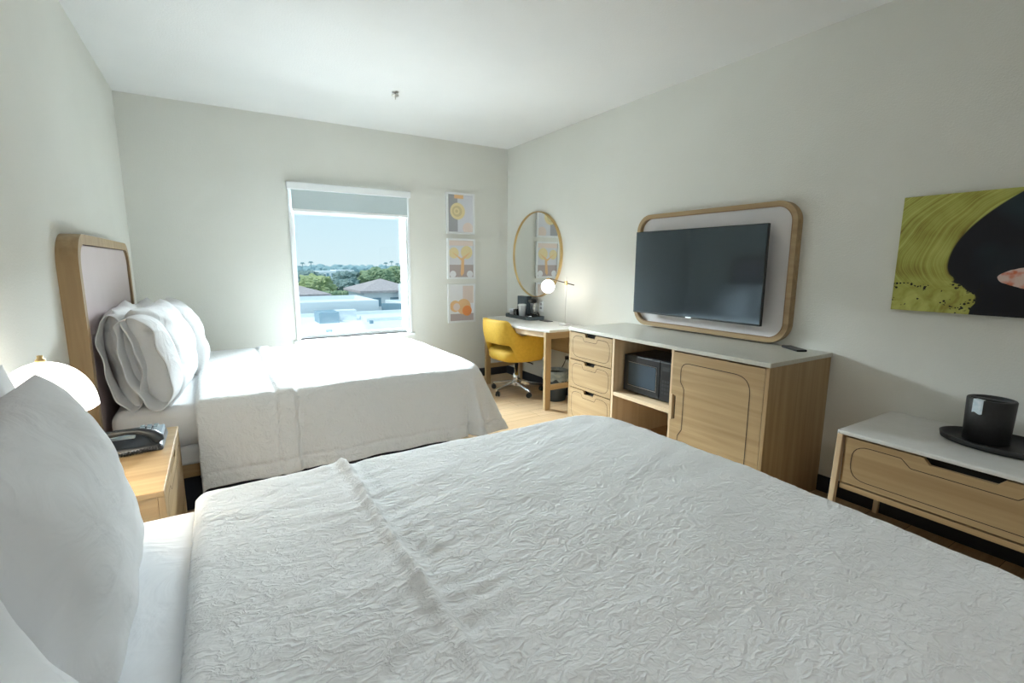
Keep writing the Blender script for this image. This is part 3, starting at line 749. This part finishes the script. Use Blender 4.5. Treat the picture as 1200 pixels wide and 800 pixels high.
picture(px0_+.002, px1_+.004, 1.178, 1.633, 'middle framed print of the three, with an amber stem and ball shapes', [('r', 1, 0, 1, 0, .34), ('r', 5, 0, 1, .86, 1), ('c', 2, .2, .66, .2), ('c', 2, .72, .68, .24), ('p', 3, [(.1, .70), (.5, .52), (.9, .70), (.62, .5), (.6, .1), (.5, .02), (.46, .1), (.5, .45)]), ('c', 4, .15, .08, .13), ('c', 4, .85, .08, .13)], [PL, PB, PY, PO, PW, PP])
picture(px0_+.004, px1_+.002, .676, 1.122, 'bottom framed print of the three, with orange spheres', [('r', 1, 0, 1, 0, .2), ('r', 2, .55, 1, .5, 1), ('c', 3, .22, .42, .22), ('c', 4, .58, .40, .30), ('c', 5, .72, .28, .2), ('c', 2, .28, .40, .14)], [PW, PB, PP, PO, PO, PRO])

# ================================================================== DESK
kz = .757
dk = thing('writing_desk', 'writing desk with white bowed top and oak legs in the far corner', 'desk', (2.75, 4.15, 0))
KY0, KY1 = 3.50, 4.80
pts = [(XR-.003, KY0), (XR-.003, KY1)]
nn = 20
edge = []
for i in range(nn+1):
    t = i/nn; y = KY1-(KY1-KY0)*t; x = 2.545-.105*math.sin(PI*t)**.9
    edge.append((x, y))
pts += edge
pts = roundpoly(pts, [0, .03]+[.0]*len(edge), 4)
MB().prism(pts, kz-.022, kz, 'z', bev=.003).build('desktop', M_STONE, dk)
ap = MB()
ip = [(x+.03, y) for x, y in edge if KY0+.06 < y < KY1-.06]
op = [(x+.05, y) for x, y in ip]
ap.prism(ip+op[::-1], kz-.075, kz-.022, 'z')
ap.build('apron', LOAK['y'], dk)
for yy in (KY0+.03, KY1-.12):
    MB().box(2.530, 2.592, yy, yy+.036, 0, kz-.022, .004).build('leg', OAK['z'], dk)
    MB().box(XR-.07, XR-.018, yy, yy+.05, 0, kz-.022, .004).build('leg', LOAK['z'], dk)
    MB().box(2.592, XR-.07, yy+.004, yy+.032, kz-.085, kz-.022, .002).build('side_rail', OAK['x'], dk)
    MB().box(2.592, XR-.07, yy+.006, yy+.030, .185, .235, .002).build('stretcher', OAK['x'], dk)
MB().box(XR-.045, XR-.03, KY0+.08, KY1-.12, kz-.30, kz-.022, .001).build('modesty_panel', OAK['y'], dk)

# chair
M_YEL = mottled('mustard_upholstery', (.66, .40, .035), (.72, .45, .045), 40, .7, .25, 300, dist=.002)
ch = thing('desk_chair', 'mustard yellow swivel armchair on chrome star base at the desk', 'chair', (2.66, 4.22, 0))
CX, CY, CA = 2.66, 4.24, D(4)
def cw(lx, ly, z):  # local: +x front
    c, s = math.cos(CA), math.sin(CA); return (CX+lx*c-ly*s, CY+lx*s+ly*c, z)
ns_, nzs = 56, 14
vs = []; outer_, inner_ = [], []
PH = 2.02
for i in range(ns_+1):
    ph_ = -PH+2*PH*i/ns_; a = abs(ph_)
    t = min(1, max(0, (a-.62)/.55)); t = t*t*(3-2*t)
    ztop = .80*(1-t)+.655*t-(.02*math.sin(min(1, max(0, (a-.75)/.5))*PI)) + (.012 if a > 1.5 else 0)*math.sin((a-1.5)/(PH-1.5)*PI/2 if a > 1.5 else 0)
    t2 = min(1, max(0, (a-.72)/.28)); t2 = t2*t2*(3-2*t2)
    zbot = .545*(1-t2)+.375*t2
    for j in range(nzs+1):
        v = j/nzs; z = zbot+(ztop-zbot)*v
        flare = .05*(z-.4)/.4*(1 if a < 1 else .6)
        rx = .275+flare; ry = .285+flare*.5
        dirx, diry = -math.cos(ph_), math.sin(ph_)
        # superellipse barrel
        k = (abs(dirx)**2.6+abs(diry)**2.6)**(-1/2.6)
        bulge = .022*math.sin(PI*v)**.5+.004
        outer_.append((dirx*k*rx+dirx*bulge, diry*k*ry+diry*bulge, z)); inner_.append((dirx*k*(rx-.035)-dirx*bulge*.6, diry*k*(ry-.035)-diry*bulge*.6, z))
q = len(outer_); w_ = nzs+1
vs = [cw(*p) for p in outer_+inner_]; fs = []
for i in range(ns_):
    for j in range(nzs):
        a = i*w_+j; fs.append((a, a+1, a+w_+1, a+w_)); fs.append((q+a, q+a+w_, q+a+w_+1, q+a+1))
    a = i*w_; fs.append((a, a+w_, q+a+w_, q+a)); b_ = a+nzs; fs.append((b_, q+b_, q+b_+w_, b_+w_))
for j in range(nzs): fs.append((j, q+j, q+j+1, j+1)); e_ = ns_*w_+j; fs.append((e_, e_+1, q+e_+1, q+e_))
o = MB().add(vs, fs, 0, True).build('backrest', M_YEL, ch); s = o.modifiers.new('s', 'SUBSURF'); s.levels = s.render_levels = 1
st_ = MB()
prof = [(0, .362), (.20, .362), (.245, .372), (.262, .40), (.264, .45), (.25, .475), (.2, .487), (0, .492)]
vs = []; n = 40
for r, z in prof:
    for j in range(n):
        a = 2*PI*j/n; k = (abs(math.cos(a))**3.2+abs(math.sin(a))**3.2)**(-1/3.2); vs.append(cw(r*k*math.cos(a)*1.0+.0, r*k*math.sin(a)*.98, z))
st_.add(vs, [(i*n+j, i*n+(j+1) % n, (i+1)*n+(j+1) % n, (i+1)*n+j) for i in range(len(prof)-1) for j in range(n)], 0, True)
st_.build('seat', M_YEL, ch)
MB().box(*(lambda p: (p[0]-.09, p[0]+.09, p[1]-.09, p[1]+.09))(cw(0, 0, 0)), .335, .362, .006).build('mechanism', M_BLACK, ch)
MB().tube([cw(.02, -.05, .348), cw(.03, -.20, .345), cw(.03, -.24, .340)], .007, 8).build('height_lever', M_BLACK, ch)
MB().lathe([(0, .09), (.035, .09), (.035, .20), (.022, .205), (.022, .335), (0, .335)], (CX, CY, 0), 20).build('gas_column', M_CHROME, ch)
MB().lathe([(0, .075), (.05, .075), (.052, .12), (.04, .13), (0, .13)], (CX, CY, 0), 24).build('hub', M_CHROME, ch)
for k in range(5):
    a = D(-94)+k*2*PI/5; c_, s_ = math.cos(a), math.sin(a)
    bm = bmesh.new(); bmesh.ops.create_cube(bm, size=1)
    for v in bm.verts:
        far = v.co.x > 0; r = .29 if far else .04; wd = .014 if far else .026
        z = (.078 if far else .122) if v.co.z > 0 else (.06 if far else .08)
        v.co = Vector((r, v.co.y*2*wd, z))
    bmesh.ops.bevel(bm, geom=bm.edges[:], offset=.006, segments=2, affect='EDGES'); bm.transform(Matrix.Translation((CX, CY, 0)) @ Matrix.Rotation(a, 4, 'Z'))
    MB().frombm(bm).build('base_arm', M_CHROME, ch)
    cp_ = (CX+c_*.275, CY+s_*.275)
    cb = MB()
    for sd in (-1, 1):
        bm = bmesh.new(); bmesh.ops.create_cone(bm, segments=20, radius1=.026, radius2=.026, depth=.016, cap_ends=True)
        bmesh.ops.bevel(bm, geom=[e for e in bm.edges if len(e.link_faces) == 2 and any(len(f.verts) > 4 for f in e.link_faces)], offset=.004, segments=2, affect='EDGES')
        bm.transform(Matrix.Translation((cp_[0], cp_[1], .026)) @ Matrix.Rotation(a+.6, 4, 'Z') @ Matrix.Translation((0, sd*.013, 0)) @ Matrix.Rotation(PI/2, 4, 'X')); cb.frombm(bm, 0, False)
    cb.tube([(cp_[0], cp_[1], .026), (cp_[0], cp_[1], .062)], .008, 8)
    cb.build('caster', M_BLACK, ch)

# mirror
M_MIR = mat('mirror_glass', (.88, .90, .89), .01, 1)
mi_ = thing('round_mirror', 'round brass framed mirror on the right wall above the desk', 'mirror', (XR, 4.425, .99))
myc, mzc, mr = 4.43, 1.452, .462
def circ(r, n=72): return [(myc+r*math.cos(2*PI*i/n), mzc+r*math.sin(2*PI*i/n)) for i in range(n)]
MB().prism(circ(mr), XR-.032, XR-.001, 'x', holes=circ(mr-.010)).build('frame', M_GOLD, mi_)
MB().prism(circ(mr-.010), XR-.020, XR-.002, 'x').build('mirror_glass', M_MIR, mi_)

# desk lamp
dl = thing('desk_lamp', 'slim brass desk lamp with glowing globe hung from a crossbar, on the desk', 'lamp', (2.90, 3.72, kz))
DX, DY = 2.925, 3.76
M_NICK = mat('satin_nickel', (.62, .60, .56), .35, 1)
MB().lathe([(0, 0), (.058, 0), (.06, .004), (.058, .014), (0, .016)], (DX, DY, kz), 36).build('base', mat('pale_marble_base', (.74, .73, .72), .3), dl)
MB().tube([(DX, DY, kz+.014), (DX, DY, kz+.475)], .0045, 10).build('pole', M_NICK, dl)
GX, GY, GZ = 2.78, 3.86, 1.135
bdir = Vector((GX-DX, GY-DY, 0)); 
bz0, bz1 = 1.170, 1.215
p0 = Vector((DX, DY, bz0)); p1 = Vector((GX, GY, bz1)); ex_ = (p0-p1)
MB().tube([p1-ex_*.02, p0+ex_*.45], .005, 10).build('crossbar', mat('dark_bronze', (.10, .075, .05), .35, 1), dl)
MB().box(DX-.012, DX+.012, DY-.012, DY+.012, bz0-.02, bz0+.02, .003).build('joint', M_GOLD, dl)
M_GLOBE = mat('lit_globe_glass', (.95, .94, .92), .3, Emission_Strength=3.0); M_GLOBE.node_tree.nodes['Principled BSDF'].inputs['Emission Color'].default_value = (1, .97, .92, 1)
gr_ = .066
MB().lathe([(gr_*math.sin(PI*i/20), -gr_*math.cos(PI*i/20)) for i in range(21)], (GX, GY, GZ), 32).build('globe', M_GLOBE, dl)
MB().lathe([(0, 0), (.018, 0), (.018, .022), (0, .022)], (GX, GY, GZ+gr_-.006), 16).build('globe_cap', M_GOLD, dl)
gl = light('globe_bulb', 'POINT', (2.85, 3.9, 1.12), 1.2, (1, .94, .85), shadow_soft_size=.07); gl.location = (GX-.0, GY-.10, GZ)

# coffee tray
M_SLATE = mottled('slate_blue_leatherette', (.060, .085, .10), (.075, .10, .115), 50, .45)
kt = MB().prism(rrect(2.80, 3.02, 4.22, 4.74, .05), kz, kz+.012, 'z')
kt.prism(rrect(2.80, 3.02, 4.22, 4.74, .05), kz+.012, kz+.036, 'z', holes=rrect(2.81, 3.01, 4.23, 4.73, .042))
tag(kt.build('amenity_tray', M_SLATE), 'slate blue tray of coffee things on the desk below the mirror', 'tray')
cm = thing('coffee_maker', 'small black and chrome single cup coffee maker on the desk tray', 'coffee maker', (2.95, 4.36, kz+.012))
z_ = kz+.0125
MB().box(2.92, 3.0, 4.365, 4.445, z_, z_+.035, .006).build('base', M_BLACK, cm)
MB().box(2.955, 3.0, 4.36, 4.45, z_+.035, z_+.16, .006).build('column', M_CHROME, cm)
MB().box(2.93, 3.0, 4.365, 4.445, z_+.16, z_+.205, .012).build('head', M_BLACK, cm)
cbx = thing('condiment_box', 'tall slate blue coffee condiment box standing on the desk tray', 'box', (2.95, 4.56, kz+.012))
MB().box(2.93, 2.995, 4.465, 4.66, z_, z_+.225, .004).build('box_body', M_SLATE, cbx)
MB().box(2.922, 2.930, 4.49, 4.60, z_+.13, z_+.19, .002).build('front_pocket', M_SLATE, cbx)
M_CUP = mat('white_paper_cup', (.82, .84, .86), .5)
def cup(x, y, lab, h=.105, r=.038):
    t = thing('wrapped_cup', lab, 'cup', (x, y, z_))
    MB().lathe([(0, 0), (r*.72, 0), (r, h), (r*1.05, h+.002), (r*1.05, h+.006), (r*.95, h+.006), (r*.7, .004), (0, .004)], (x, y, z_), 24).build('cup_body', M_CUP, t)
    MB().lathe([(r*1.08, h+.0062), (r*1.08, h+.012), (r*.9, h+.02), (0, h+.021)], (x, y, z_), 24).build('lid', M_CUP, t)
cup(2.875, 4.475, 'white lidded paper cup in front of the slate blue box', .125, .044)
cup(2.86, 4.66, 'short white paper cup at the window end of the desk tray', .06, .035)
ck = thing('glass_mug', 'small clear glass beside the paper cups on the desk tray', 'glass', (2.86, 4.58, z_))
M_CG = mat('clear_glass', (.9, .95, 1), .02, Transmission_Weight=1.0)
MB().lathe([(0, 0), (.028, 0), (.033, .08), (.030, .08), (.026, .006), (0, .006)], (2.86, 4.575, z_), 24).build('glass_body', M_CG, ck)
MB().tube([(2.852, 4.372, z_+.012), (2.852, 4.33, z_+.018), (2.852, 4.275, z_+.012)], [.006, .008, .006], 8)
pk = MB()
pk.box(2.83, 2.87, 4.27, 4.33, z_, z_+.03, .004)
tag(pk.build('condiment_packet', M_CHROME), 'silver foil packet at the near end of the desk tray', 'packet')
hd = MB().tube([(2.94, 4.235, z_+.004), (2.94, 4.24, z_+.045), (2.94, 4.26, z_+.062), (2.94, 4.30, z_+.066), (2.94, 4.33, z_+.06)], .008, 8)
tag(hd.build('black_handle', M_BLACK), 'curved black handle at the near end of the desk tray', 'handle')
pd = MB().box(2.90, 2.975, 4.03, 4.17, kz, kz+.008, .002)
tag(pd.build('notepad', mat('dark_grey_card', (.10, .10, .11), .5)), 'thin dark grey pad lying flat on the desk beside the lamp base', 'notepad')

# outlet above desk
ol = thing('wall_outlet', 'white wall outlet above the desk between tray and lamp', 'outlet', (XR, 4.36, .84))
MB().prism(rrect(4.30, 4.375, .835, .95, .006), XR-.006, XR, 'x').build('cover_plate', M_WHITE, ol)
ob = MB()
for zz_ in (.862, .902): ob.prism(rrect(4.32, 4.355, zz_, zz_+.026, .008), XR-.008, XR-.0061, 'x')
ob.build('sockets', mat('socket_grey', (.35, .35, .35), .5), ol)

# waste bin with liner
wbn = thing('wastebasket', 'dark blue round wastebasket with grey liner under the desk', 'wastebasket', (2.84, 3.80, 0))
bX, bY = 2.845, 3.80
MB().lathe([(0, 0), (.105, 0), (.108, .004), (.125, .30), (.122, .30), (.104, .008), (0, .008)], (bX, bY, 0), 36).build('bin_body', mat('navy_bin', (.03, .05, .075), .4), wbn)
lnr = MB(); nl = 60; vs = []
pr_ = [(.1275, .21), (.131, .24), (.132, .28), (.128, .305), (.118, .306), (.113, .27)]
for r, z in pr_:
    for j in range(nl):
        a = 2*PI*j/nl; wv = .003*math.sin(a*11)+.004*math.sin(a*5+z*30)
        vs.append((bX+(r+wv*.4)*math.cos(a), bY+(r+wv*.4)*math.sin(a), z+(wv*3 if z < .22 else 0)))
lnr.add(vs, [(i*nl+j, i*nl+(j+1) % nl, (i+1)*nl+(j+1) % nl, (i+1)*nl+j) for i in range(len(pr_)-1) for j in range(nl)], 0, True)
lnr.build('liner', mottled('grey_bin_liner', (.22, .28, .32), (.34, .40, .44), 30, .3), wbn)
# power box and cord under desk
pbx = thing('power_outlet', 'white outlet with black plug and cord on the wall under the desk', 'outlet', (XR, 3.85, .40))
MB().prism(rrect(3.80, 3.875, .34, .455, .006), XR-.006, XR, 'x').build('cover_plate', M_WHITE, pbx)
MB().box(XR-.04, XR-.006, 3.82, 3.85, .385, .42, .004).build('plug', M_BLACK, pbx)
MB().tube([(XR-.035, 3.835, .39), (XR-.045, 3.86, .33), (XR-.05, 3.95, .20), (XR-.05, 4.05, .10), (XR-.05, 4.2, .02), (XR-.05, 4.5, .012)], .004, 6).build('power_cord', M_BLACK, pbx)

# sprinkler
sk_ = thing('fire_sprinkler', 'small metal fire sprinkler on the ceiling', 'sprinkler', (1.318, 3.92, ZC))
SX, SY = 1.318, 3.92
MB().lathe([(0, 0), (.026, 0), (.024, -.005), (.012, -.008), (0, -.008)], (SX, SY, ZC), 20).build('escutcheon', M_WHITE, sk_)
MB().lathe([(0, -.008), (.008, -.008), (.006, -.030), (.004, -.055), (0, -.055)], (SX, SY, ZC), 12).build('body', M_NICK, sk_)
MB().lathe([(0, -.026), (.028, -.022), (.030, -.024), (.026, -.030), (0, -.030)], (SX, SY, ZC), 12).build('deflector', M_NICK, sk_)
# housing made up for the added fill lamp behind the camera
el_ = thing('added_ceiling_light', 'round white flush ceiling light added near the entry, out of view', 'ceiling light', (.35, -1.0, ZC))
MB().lathe([(0, 0), (.27, 0), (.27, -.03), (.25, -.04), (0, -.04)], (.35, -1.0, ZC), 36).build('housing', M_WHITE, el_)

# ================================================================== OUTSIDE
GZ0 = -11.0
M_ROOF = mottled('white_membrane_roof', (.72, .78, .80), (.80, .85, .87), .3, .8)
M_PAR = mat('white_parapet', (.80, .86, .88), .8); M_BLU = mat('blue_grey_panel', (.22, .36, .44), .8)
M_TILE = mottled('grey_brown_shingle', (.40, .36, .36), (.50, .46, .46), 3, .9)
M_GRD = mottled('city_ground', (.34, .40, .36), (.46, .50, .46), .05, .95)
M_T1 = mottled('tree_leaf_green', (.17, .26, .16), (.30, .38, .22), .9, .95); M_T2 = mottled('haze_tinted_tree_green', (.16, .25, .25), (.25, .34, .32), .5, .95)  # second green has distance haze mixed into its colour
M_T3 = mottled('olive_canopy', (.30, .38, .18), (.42, .48, .26), .8, .95); M_FAR = mottled('distant_treeline', (.22, .36, .40), (.32, .46, .48), .05, 1)  # treeline blue green has aerial haze painted into it
M_BARK = mat('bark', (.20, .16, .13), .9)
struct('ground_outside', MB().box(-400, 600, 20, 1500, GZ0-1, GZ0), M_GRD)
def flat_building(x0, x1, y0, y1, z, label, par=.5, extras=()):
    t = thing('flat_roof_building', label, 'building', ((x0+x1)/2, (y0+y1)/2, GZ0))
    MB().box(x0, x1, y0, y1, GZ0, z).build('walls', M_PAR, t)
    w = .3
    MB().box(x0+w, x1-w, y0+w, y1-w, z-.02, z+.02).build('roof_deck', M_ROOF, t)
    MB().prism([(x0, y0), (x1, y0), (x1, y1), (x0, y1)], z, z+par, 'z', holes=[(x0+w, y0+w), (x1-w, y0+w), (x1-w, y1-w), (x0+w, y1-w)]).build('parapet', M_PAR, t)
    for k, (a, b, c_, d_, h, m, nm) in enumerate(extras):
        MB().box(a, b, c_, d_, z, z+h, .03).build(nm, m, t)
    return t
#EXT
def hip_house(x0, x1, y0, y1, ze, zr, label):
    t = thing('hip_roof_house', label, 'house', ((x0+x1)/2, (y0+y1)/2, GZ0))
    MB().box(x0+.6, x1-.6, y0+.6, y1-.6, GZ0, ze).build('walls', M_PAR, t)
    d = min(x1-x0, y1-y0)/2; ym = (y0+y1)/2
    v = [(x0, y0, ze), (x1, y0, ze), (x1, y1, ze), (x0, y1, ze), (x0+d, ym, zr), (x1-d, ym, zr), (x0, y0, ze-.3), (x1, y0, ze-.3), (x1, y1, ze-.3), (x0, y1, ze-.3)]
    MB().add(v, [(0, 1, 5, 4), (1, 2, 5), (2, 3, 4, 5), (3, 0, 4), (6, 7, 1, 0), (7, 8, 2, 1), (8, 9, 3, 2), (9, 6, 0, 3), (6, 9, 8, 7)]).build('roof', M_TILE, t)
    for k in range(3):
        xx = x0+(x1-x0)*(k+.7)/3.4
        MB().box(xx, xx+1.2, y0+.55, y0+.6, ze-2.2, ze-1).build('window', M_BLU, t)
flat_building(0, 26, 30, 51.5, -4.0, 'low white flat roofed building nearest the window', .35, [
    (7.6, 9.3, 45, 47.6, 1.0, M_BLU, 'roof_unit'), (9.32, 11.2, 46.5, 47.6, 1.0, M_PAR, 'roof_unit'), (11.6, 15.2, 44.5, 47, .35, M_PAR, 'roof_curb'), (15.2, 17.5, 41.5, 43, .3, M_BLU, 'roof_duct'), (6.0, 6.4, 36, 36.4, .35, M_BLU, 'vent_pipe'), (6.9, 7.3, 38, 38.4, .35, M_BLU, 'vent_pipe'), (13.5, 13.9, 38, 38.4, .35, M_BLU, 'vent_pipe'), (11.5, 11.8, 43, 43.3, .3, M_BLU, 'vent_pipe')])
flat_building(4, 15.2, 53, 63, -3.15, 'white flat roofed building with a long blank wall behind the nearest roof', .5, [])
flat_building(18.5, 40, 52, 61.5, -3.55, 'low white roofed building behind the nearest roof on the right', .25, [
    (19.5, 20.5, 56, 57, .45, M_T3, 'roof_vent'), (21.3, 22.3, 56, 57, .5, M_T3, 'roof_vent')])
sw = MB().prism([(15.8, 54), (18.3, 52.2), (18.4, 52.4), (15.9, 54.2)], GZ0, -3.1, 'z'); tag(sw.build('screen_wall', M_BLU), 'blue grey slanted screen wall between two flat roofed buildings', 'wall')
hip_house(-2, 12.4, 64, 76, -2.5, -.75, 'house with grey hipped roof on the left of the view')
hip_house(16.5, 25, 66, 76, -2.35, -.85, 'house with grey hipped roof on the right of the view')
flat_building(21.6, 34, 62.5, 65.5, -1.5, 'tall white block in front of the right hipped roof', .1, [])
wv = thing('white_villa', 'long white building among the far trees', 'building', (30, 150, GZ0))
MB().box(25.2, 30, 146, 156, GZ0, -.9).build('west_wing', M_PAR, wv); MB().box(30.2, 35.5, 148, 156, GZ0, -.6).build('east_wing', M_PAR, wv)
for k, (xx, yy) in enumerate([(25.8, 146), (27.2, 146), (28.6, 146), (31, 148), (32.8, 148)]): MB().box(xx, xx+.7, yy-.15, yy-.02, -2.6, -1.5).build('window', M_BLU, wv)
def tree(x, y, zt, r, m, label, seed):
    t = thing('tree', label, 'tree', (x, y, GZ0))
    MB().tube([(x, y, GZ0), (x+.1, y, zt-r)], [.35, .2], 8).build('trunk', M_BARK, t)
    bm = bmesh.new(); bmesh.ops.create_icosphere(bm, subdivisions=5, radius=1)
    for v in bm.verts:
        n_ = 1+.30*fbm(v.co.x*2+seed, v.co.y*2, v.co.z*2, 2)+.16*noise.noise(v.co*7+Vector((seed, 0, 0)))+.10*noise.noise(v.co*17)
        v.co = Vector((x+v.co.x*r*n_, y+v.co.y*r*n_, zt-r*.62+v.co.z*r*.62*n_))
    MB().frombm(bm, 0, False).build('crown', m, t)
for i, (x, y, zt, r, m, lb) in enumerate([
    (14.2, 86, -.7, 2.9, 2, 'yellow green rounded tree below the white villa'),
    (9.6, 90, -1.3, 2.8, 1, 'dark tree at the left edge of the view above the left hipped roof'),
    (19.6, 88, -1.4, 2.5, 1, 'dark blue green tree right of the yellow green one'),
    (22.8, 100, -.2, 3.3, 1, 'dark tree left of the tall olive tree'),
    (27.6, 97, .35, 3.3, 0, 'tall olive green tree at the centre right of the view'),
    (24.0, 84, -1.7, 2.2, 0, 'short olive tree left of the right hipped roof'),
    (33.6, 100, .7, 3.6, 0, 'tallest olive green tree toward the right of the view'),
    (39.5, 103, .0, 3.6, 1, 'dark tree at the far right of the view'),
    (17.0, 112, -.4, 3.4, 1, 'dark tree in the row behind the yellow green tree')]):
    tree(x, y, zt, r, [M_T1, M_T2, M_T3][m], lb, i*3.7+2)
hd_ = MB(); vs = []; hx = 60
for j in range(5):
    for k in range(hx+1): vs.append((14.2+7.4*k/hx, 80+[0, .1, .7, 1.3, 1.4][j]+.15*noise.noise((k*.5, j, 3)), [GZ0, -3.3, -3.0, -3.3, GZ0][j]+(.35*noise.noise((k*.4, j, 1)) if 0 < j < 4 else 0)))
hd_.add(vs, [(j*(hx+1)+k, j*(hx+1)+k+1, (j+1)*(hx+1)+k+1, (j+1)*(hx+1)+k) for j in range(4) for k in range(hx)])
tag(hd_.build('hedge', M_T1), 'long trimmed dull green hedge between the two hipped roofs', 'hedge')
# far treeline: one countless canopy, haze put into its colour, with real depth (rows of rounded crowns)
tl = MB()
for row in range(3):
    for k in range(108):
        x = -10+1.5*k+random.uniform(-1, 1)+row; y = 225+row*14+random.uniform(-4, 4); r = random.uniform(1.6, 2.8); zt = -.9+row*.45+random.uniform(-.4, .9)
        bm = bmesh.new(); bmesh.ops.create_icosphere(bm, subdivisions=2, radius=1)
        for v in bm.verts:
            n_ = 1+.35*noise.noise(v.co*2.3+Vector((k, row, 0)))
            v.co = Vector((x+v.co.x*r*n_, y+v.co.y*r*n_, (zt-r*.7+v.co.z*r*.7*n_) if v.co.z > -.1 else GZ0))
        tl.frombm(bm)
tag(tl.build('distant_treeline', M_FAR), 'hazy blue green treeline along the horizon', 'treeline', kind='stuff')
for k, (x, zt, lb) in enumerate([(29.4, 1.5, 'leftmost palm on the horizon'), (32.5, 1.9, 'taller of the two palms left of the horizon centre'), (62.4, 1.7, 'left one of the three palms on the right of the horizon'), (64.9, 2.3, 'middle and tallest palm of the three on the right of the horizon'), (67.4, 1.4, 'rightmost and lowest palm on the horizon')]):
    y = 205
    t = thing('palm_tree', lb, 'tree', (x, y, GZ0), 'palms on the horizon')
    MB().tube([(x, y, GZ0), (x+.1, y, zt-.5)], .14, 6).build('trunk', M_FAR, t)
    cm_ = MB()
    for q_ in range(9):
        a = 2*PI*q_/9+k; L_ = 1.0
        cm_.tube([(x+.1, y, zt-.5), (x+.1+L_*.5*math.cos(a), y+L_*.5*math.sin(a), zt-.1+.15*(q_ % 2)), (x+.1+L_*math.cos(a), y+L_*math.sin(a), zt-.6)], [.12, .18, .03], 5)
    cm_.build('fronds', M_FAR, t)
